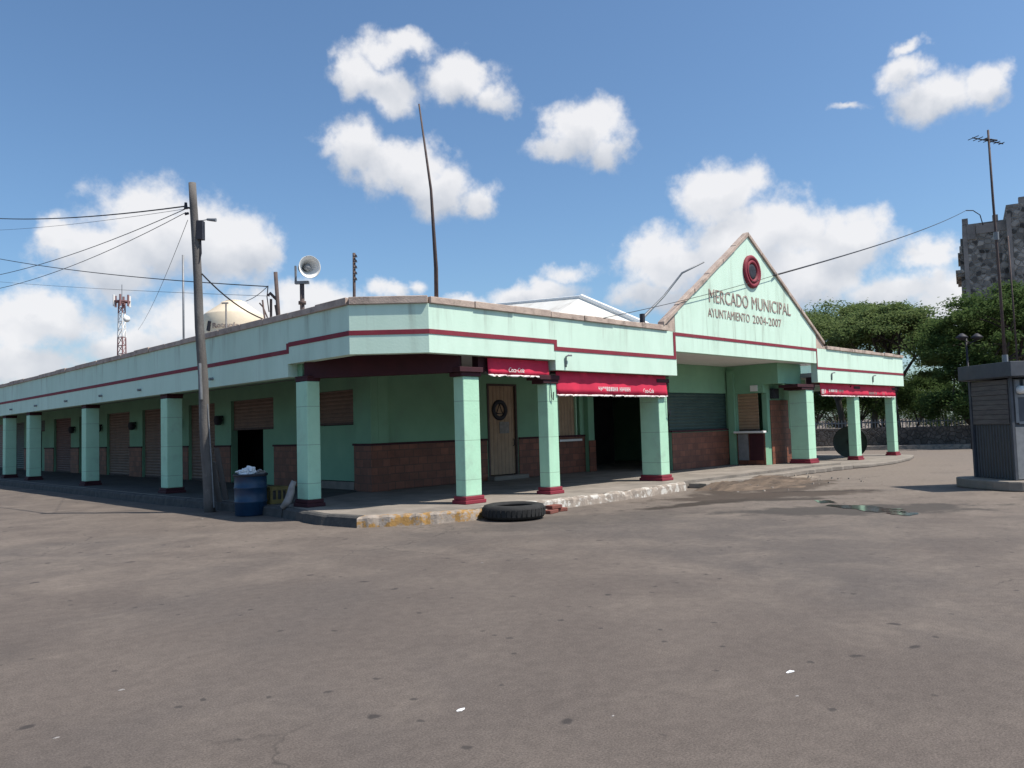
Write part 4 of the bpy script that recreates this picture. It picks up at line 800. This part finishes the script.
# puddle
wm = bpy.data.materials.new('puddle_water'); wm.use_nodes = True; p_ = wm.node_tree.nodes['Principled BSDF']; p_.inputs['Base Color'].default_value = (.03, .027, .024, 1); setin(p_, Roughness=.13)
rnd = random.Random(5)
from mathutils import noise as mnz
for cx, cy, rx, ry in ((868, 508.5, 34, 2.6), (826, 504, 11, 1.3), (902, 512, 14, 1.9)):
    pts = []
    for k in range(60):
        a = 2*math.pi*k/60; f = 1 + .55*mnz.fractal(Vector((math.cos(a)*1.8, math.sin(a)*1.8, cx*.1)), .8, 2.1, 4); g_ = gnd(cx+rx*math.cos(a)*f, cy+ry*math.sin(a)*f + (cx+rx*math.cos(a)*f-865)*.05); pts.append((g_.x, g_.y, .004 + .002*(cx != 865)*(1 if cx < 865 else 2)))
    q = MB(); q.poly(pts); tag(q.build('puddle', wm), kind='structure')

# ------------------------------------------------------------------ kiosk
K0 = Vector((11.38, -7.07, 0)); e1 = Vector((.83, 1.01, 0)).normalized(); e2 = Vector((e1.y, -e1.x, 0)); Zv = Vector((0, 0, 1))
t = thing('market_kiosk', 'small grey metal kiosk with a flat slab roof on a round kerbed base at right', 'kiosk', K0)
k = lambda u, v, z: K0 + e1*u + e2*v + Zv*z          # u away from the viewer, v to the right
q = MB(); oc = [(-.30, 2.6), (-.34, .1), (-.28, -.12), (-.12, -.27), (.2, -.36), (.9, -.42), (1.35, -.40), (1.62, -.25), (1.7, .0), (1.7, 2.6)]
q.prism([tuple(k(u, v, 0))[:2] for u, v in oc], 0, .215); q.build('base', M['concrete'], t, bevel=.03)
L1, WD = 1.31, 2.1
q = MB(); q.obox(k(.04, .04, .22), e1*(L1-.08), e2*(WD-.08), Zv*1.18); q.build('lower_panel', M['corr'], t)
q = MB(); q.obox(k(.05, .05, 1.402), e1*(L1-.10), e2*(WD-.1), Zv*1.0); q.build('core', M['grey_kiosk'], t)
q = MB(); n = 9
for i in range(n): q.obox(k(.10, .0+rnd.uniform(-.01, .006), 1.43+i*.108), e1*(L1-.16), e2*.045, Zv*.102)
q.build('board_panel', M['grey_plank'], t, bevel=.004)
q = MB(); 
for u_, v_ in ((-.012, -.012), (L1-.045, -.012), (-.012, WD-.04)): q = MB(); q.obox(k(u_, v_, .22), e1*.055, e2*.055, Zv*2.2); q.build('corner_post', M['grey_kiosk'], t)
q = MB(); q.obox(k(0, .06, .24), e1*.038, e2*(WD-.12), Zv*1.12); q.build('front_panel', M['grey_lt'], t)
q = MB(); q.obox(k(0.01, .10, 1.45), e1*.035, e2*.07, Zv*.94); q.obox(k(.01, .17, 1.42), e1*.035, e2*.9, Zv*.06); q.obox(k(.01, .17, 2.0), e1*.035, e2*.9, Zv*.06); wf = q.build('window', M['grey_lt'], t)
q = MB(); q.obox(k(.025, .172, 1.482), e1*.018, e2*.9, Zv*.515); rel(q.build('pane', M['grey_kiosk'], wf))
q = MB()
for i in range(5): q.obox(k(.0, .12+i*.19, 2.08), e1*.04, e2*.1, Zv*.3)
q.build('vent_slats', M['grey_lt'], t)
q = MB(); q.lathe([(.0, .10), (.085, .09), (.09, .0)], 20, Matrix.Translation(k(0, .22, 2.16)) @ (-e1).to_track_quat('Z', 'Y').to_matrix().to_4x4(), False); q.build('meter', M['white'], t, True)
q = MB(); q.obox(k(-.24, -.15, 2.45), e1*(L1+.40), e2*(WD+.40), Zv*.32); q.obox(k(-.20, -.11, 2.43), e1*(L1+.32), e2*(WD+.32), Zv*.018); q.build('roof_slab', M['grey_kiosk'], t, bevel=.02)
def yagi(tp, sc, m, t):
    q = MB(); u = (rgt*.96 + fwd*.25 - Zv*.10).normalized(); v_ = (fwd - rgt*.3).normalized()
    q.tube([tp - u*.42*sc, tp + u*.36*sc], .014, 6)
    for j in range(7): c_ = tp + u*(-.40+j*.12)*sc; l_ = (.13-.01*j)*sc; q.tube([c_ - v_*l_, c_ + v_*l_], .009, 5)
    q.tube([tp - u*.1 + Zv*.03, tp + u*.22 + Zv*.05], .02, 6)
    q.build('aerial', m, t)
m1b, m1t = at(1005, 357, 17.3), at(988, 130, 17.3)
t = thing('antenna_mast', 'tall mast with a television aerial at its tip on the kiosk roof', 'antenna', (m1b.x, m1b.y, 2.73))
q = MB(); q.tube([(m1b.x, m1b.y, 2.73), at(999, 275, 17.3), at(993, 200, 17.3), m1t], [.034, .03, .026, .022], 8); q.build('mast', M['rust'], t, True); yagi(at(989, 141, 17.3), 1.05, M['darkmetal'], t)
q = MB(); q.tube([(m1b.x, m1b.y, 2.73), (m1b.x, m1b.y, 2.95)], .06, 8); q.tube([at(996.5, 240, 17.3), at(996, 232, 17.3)], .055, 8); q.build('collar', M['steel'], t)
m2b = at(1017, 357, 17.5)
t = thing('antenna_mast', 'shorter bare thin mast on the kiosk roof right of the tall one', 'antenna', (m2b.x, m2b.y, 2.73)); q = MB(); q.tube([(m2b.x, m2b.y, 2.73), at(1008, 236, 17.5)], [.02, .014], 8); q.build('mast', M['rust'], t, True)

# ------------------------------------------------------------------ far side: wall, fence, lamp, tower, trees
wa_, wb_ = Vector((27.4, 17.5, 0)), Vector((46.5, -18.5, 0)); wd2 = (wb_-wa_).normalized(); wn2 = Vector((-wd2.y, wd2.x, 0))
if wn2.dot(Vector((1, 1, 0))) < 0: wn2 = -wn2
t = thing('stone_wall', 'low dark rubble stone wall under the trees across the yard', 'wall', wa_)
q = MB(); n = 60; Ln = (wb_-wa_).length; vs = []; fs = []; rnd = random.Random(2)
for i in range(n+1):
    p0 = wa_ + wd2*(Ln*i/n); h = 1.10 + rnd.uniform(-.05, .06)
    vs += [p0, p0 + Zv*h, p0 + wn2*.45 + Zv*(h+rnd.uniform(-.03, .03)), p0 + wn2*.45]
for i in range(n):
    for j in range(3): a = i*4+j; fs.append((a, a+4, a+5, a+1))
fs += [(0, 1, 2, 3), tuple(n*4+j for j in (3, 2, 1, 0))]; q.raw(vs, fs); q.build('wall', M['stonewall'], t)
q = MB(); q.obox(wa_ - wn2*.95 + wd2*.0, wd2*Ln, wn2*.94, Zv*.20); tag(q.build('kerb', M['kerb_grey']), kind='structure')
fo = wa_ + wn2*5; t = thing('park_fence', 'pale picket fence seen between the trunks behind the stone wall', 'fence', fo)
q = MB(); q2 = MB()
for i in range(200): p0 = fo + wd2*(i*.18); q.obox(p0, wd2*.05, wn2*.03, Zv*1.55)
q.build('pickets', M['sack'], t)
for z in (.5, 1.35): q2.obox(fo + wn2*.032 + Zv*z, wd2*36, wn2*.04, Zv*.07)
q2.build('rails', M['sack'], t)
# park lamp
lp = at(970, 400, 38); t = thing('park_lamp', 'dark park lamp with two mushroom heads in front of the trees', 'street lamp', (lp.x, lp.y, 0))
q = MB(); zl = at(970, 337, 38).z; q.tube([(lp.x, lp.y, 0), (lp.x, lp.y, 1), (lp.x, lp.y, zl)], [.09, .06, .045], 8); q.tube([at(962, 339, 38), at(970, 343, 38), at(977, 340, 38)], .03, 6); q.build('post', M['darkmetal'], t, True)
for x, y in ((962, 338), (977, 338)):
    q = MB(); c_ = at(x, y, 38); q.lathe([(.06, -.12), (.26, .0), (.28, .03), (.18, .12), (.06, .22), (.0, .23)], 20, Matrix.Translation(c_), False); q.build('lamp_head', M['darkmetal'], t, True)
# old church tower
o = at(974, 414, 80); o.z = 0; t = thing('church_tower', 'old dark stone church tower rising above the trees at the right edge', 'tower', o)
q = MB(); zt1 = at(980, 222, 80).z; zt2 = at(1013, 206, 79).z
X = lambda px, D=80: (px-960)/FPX*D
vt = ray(966, 414); vt = Vector((vt.x, vt.y, 0)).normalized(); ut = Vector((vt.y, -vt.x, 0)); US = 1.0/ut.dot(rgt)**2*.80
def tb_(b, u0, u1, v0, v1, z0, z1): b.obox(o + ut*u0*.87 + vt*v0 + Zv*z0, ut*(u1-u0)*.87, vt*(v1-v0), Zv*(z1-z0))
tb_(q, .45, 4.8, 0, 8, 0, zt1); tb_(q, 4.45, 10, -.8, 7, 0, zt2); q.build('tower_body', M['tower'], t)
q = MB(); tb_(q, -.02, .447, -.06, 8, 0, zt1-.05); tb_(q, .45, 1.3, -.10, -.005, zt1-1.6, zt1-.02); tb_(q, 1.35, 4.40, -.05, -.005, zt1-1.1, zt1-.15); tb_(q, 4.38, 4.86, -.86, -.803, 0, zt2-.9); q.build('corner_pilaster', M['towerplain'], t)
q = MB()
for u, v, z, s_ in ((.0, -.05, zt1, .62), (3.1, -.02, zt1, .55), (.0, 7.2, zt1, .62), (5.7, -.75, zt2, .9), (9, -.75, zt2, .9)): tb_(q, u, u+s_, v, v+.6, z+.003, z+.62)
q.build('pinnacle', M['towerplain'], t)
q = MB(); zc_ = at(955, 268, 80).z
tb_(q, -.42, -.03, .3, 7.5, zc_-2.2, zt1-2.1); tb_(q, -.62, -.025, .2, 7.6, zt1-3.0, zt1-2.8); tb_(q, -.95, -.025, .1, 7.7, zc_-.35, zc_); tb_(q, -.78, -.025, .2, 7.6, zc_-.7, zc_-.353); tb_(q, -.3, -.025, .4, 7.4, zc_-5, zc_-2.3); tb_(q, -.28, -.03, .5, 7, zt1-2.05, zt1-1.3); q.build('cornice', M['tower'], t)
q = MB(); q.tube([at(966, 210.5, 79), at(973, 210.5, 79.2), at(980, 215, 79.4), at(983, 225, 79.6)], .05, 6); q.build('cable_bracket', M['darkmetal'], t)

# trees
def leaf_mat(name, a, b, c):
    m = bpy.data.materials.new(name); m.use_nodes = True; nt = m.node_tree; nt.nodes.clear(); lk = nt.links.new
    ge = N(nt, 'ShaderNodeNewGeometry'); n = noise(nt, ge.outputs['Position'], .55, 3)
    r = N(nt, 'ShaderNodeMapRange'); lk(n.outputs['Fac'], r.inputs[0]); setin(r, **{'From Min': .35, 'From Max': .65})
    mx = N(nt, 'ShaderNodeMix', data_type='RGBA'); lk(r.outputs[0], mx.inputs['Factor']); mx.inputs['A'].default_value = (*a, 1); mx.inputs['B'].default_value = (*b, 1)
    m2 = N(nt, 'ShaderNodeMix', data_type='RGBA'); lk(math_(nt, 'MULTIPLY', ge.outputs['Random Per Island'], .55), m2.inputs['Factor']); lk(mx.outputs['Result'], m2.inputs['A']); m2.inputs['B'].default_value = (*c, 1)
    d, tr, gl = N(nt, 'ShaderNodeBsdfDiffuse'), N(nt, 'ShaderNodeBsdfTranslucent'), N(nt, 'ShaderNodeMixShader')
    lk(m2.outputs['Result'], d.inputs[0]); lk(m2.outputs['Result'], tr.inputs[0]); gl.inputs[0].default_value = .42; lk(d.outputs[0], gl.inputs[1]); lk(tr.outputs[0], gl.inputs[2]); lk(gl.outputs[0], N(nt, 'ShaderNodeOutputMaterial').inputs[0])
    return m
M['leafA'] = leaf_mat('feathery_green_leaves', (.10, .155, .052), (.15, .20, .072), (.20, .24, .115))
M['leafB'] = leaf_mat('dark_green_leaves', (.052, .096, .032), (.084, .134, .043), (.125, .165, .068))
def tree(base, h, rad, cb, seed, label, leaf, nclump=46, per=240, flat=.42, ls=.20, lean=0., shape='umbrella', group='trees behind the stone wall'):
    """h total height, rad crown radius, cb height where the crown begins"""
    r = np.random.default_rng(seed); base = Vector(base); t = thing('tree', label, 'tree', base, group)
    q = MB(); fork = cb*.55
    tr_ = [base + Vector((math.sin(k*.9+seed)*.12*k/3 + lean*k/3, math.cos(k*1.3+seed)*.1*k/3, -.1 + (fork+.1)*k/4)) for k in range(5)]
    q.tube(tr_, [h*.030, h*.025, h*.022, h*.02, h*.019], 9, False)
    cl = []; top = tr_[-1]
    nl = 7
    for i in range(nclump):
        a = r.uniform(0, 2*math.pi); rr = rad*math.sqrt(r.uniform(.02, 1))
        if shape == 'umbrella':
            zt_ = h - (h-cb)*.55*(rr/rad)**2; zz_ = zt_ - abs(r.normal(0, .16))*(h-cb)*1.2 - .3
        else: zz_ = cb + (h-cb)*r.uniform(0, .95); rr *= math.sqrt(max(.12, 1-((zz_-cb)/(h-cb)*1.05)**2.2))
        cl.append((base.x+lean+rr*math.cos(a), base.y+rr*math.sin(a), max(zz_, cb*.7)))
    for i in range(nl):
        tgt = Vector(cl[i*(nclump//nl)]); mid = top.lerp(tgt, .5) + Vector((r.uniform(-.4, .4), r.uniform(-.4, .4), (tgt.z-top.z)*.15))
        q.tube([top - Zv*.1, top.lerp(mid, .55)+Zv*.1, mid, tgt], [h*.013, h*.010, h*.008, h*.003], 6, False)
        for j in range(3):
            t2 = Vector(cl[(i*(nclump//nl)+1+j) % nclump]); 
            if (t2-mid).length < rad*1.2: q.tube([mid, mid.lerp(t2, .6)+Zv*.15, t2], [h*.007, h*.005, h*.002], 5, False)
    q.build('trunk', M['bark'], t, True)
    V = []
    for (x, y, z) in cl:
        cr = r.uniform(.65, 1.25)*rad*.24; n = int(per*r.uniform(.6, 1.3))
        d = r.normal(size=(n, 3)); d /= np.linalg.norm(d, axis=1)[:, None]; d *= (r.uniform(.25, 1, n)**.5)[:, None]*cr*(1+.35*r.normal(size=n))[:, None]; d[:, 2] *= flat
        c_ = d + np.array([x, y, z]); u = r.normal(size=(n, 3)); u[:, 2] *= .5; u /= np.linalg.norm(u, axis=1)[:, None]; w = np.cross(u, r.normal(size=(n, 3)) + np.array([0, 0, 1.2])); w /= np.linalg.norm(w, axis=1)[:, None]
        s_ = (r.uniform(.6, 1.35, n)*ls)[:, None]; a1 = u*s_; b1 = w*s_*.42
        V.append(np.stack([c_-a1, c_+b1, c_+a1, c_-b1], 1))
    V = np.concatenate(V).reshape(-1, 3) - np.array(base); me = bpy.data.meshes.new('crown'); nq = len(V)//4
    me.vertices.add(len(V)); me.vertices.foreach_set('co', V.astype(np.float32).ravel()); me.loops.add(len(V)); me.loops.foreach_set('vertex_index', np.arange(len(V), dtype=np.int32))
    me.polygons.add(nq); me.polygons.foreach_set('loop_start', np.arange(0, len(V), 4, dtype=np.int32)); me.update(); me.validate(); me.materials.append(leaf)
    o_ = bpy.data.objects.new('crown', me); col.objects.link(o_); o_.parent = t
def fl(px, D): p_ = at(px, 418, D); return Vector((p_.x, p_.y, 0))
def hz(px, py, D): return at(px, py, D).z
TREES = [ # px, D, top y, radius, crown base, leaf, label, shape
 (842, 52, 298, 4.0, 5.2, 'leafA', 'broad flat topped tree behind the far right wing of the market', 'umbrella'),
 (897, 47, 300, 3.1, 5.6, 'leafA', 'spreading feathery tree rising just right of the market roof end', 'umbrella'),
 (798, 60, 304, 4.2, 5.4, 'leafA', 'flat topped tree half hidden by the right slope of the gable', 'umbrella'),
 (1004, 41, 280, 3.5, 4.4, 'leafB', 'tall dark tree in front of the church tower behind the kiosk masts', 'umbrella'),
 (972, 46, 302, 2.3, 4.2, 'leafA', 'lighter green tree just left of the church tower beyond the wall', 'umbrella'),
 (1066, 44, 276, 4.4, 4.2, 'leafB', 'dark tree at the right edge behind the kiosk', 'umbrella'),
 (978, 40, 352, 2.3, 1.7, 'leafB', 'low dense dark tree left of the kiosk behind the stone wall', 'round'),
 (862, 58, 376, 3.6, 2.6, 'leafB', 'low dark tree in the gap under the far right awning', 'round'),
 (918, 56, 380, 3.2, 2.2, 'leafB', 'low dark bushy tree between the market end and the kiosk', 'round'),
 (1016, 52, 345, 4.0, 1.8, 'leafB', 'bushy dark tree hidden behind the kiosk roof', 'round'),
 (874, 56, 297, 3.6, 5.2, 'leafA', 'feathery tree between the two flat topped trees behind the market end', 'umbrella'),
 (838, 74, 362, 5.0, 1.2, 'leafB', 'dark far tree filling the gap behind the far columns', 'round'),
 (884, 76, 358, 5.0, 1.0, 'leafB', 'dark far tree behind the corner of the last column', 'round'),
 (948, 70, 368, 5.0, 1.0, 'leafB', 'dark far tree behind the fence right of the market end', 'round'),
 (790, 76, 360, 5.0, 1.0, 'leafB', 'dark far tree mostly hidden by the portico', 'round'),
 (816, 66, 378, 3.0, 2.8, 'leafB', 'bushy dark tree showing between portico column and far column', 'round')]
for i, (px, D, ty, rad, cb, lf_, lb, sh) in enumerate(TREES):
    b_ = fl(px, D); tree(b_, hz(px, ty, D), rad, cb, 20+i, lb, M[lf_], nclump=84 if sh == 'umbrella' else 46, per=380, ls=.095, shape=sh, flat=.40 if sh == 'umbrella' else .75)
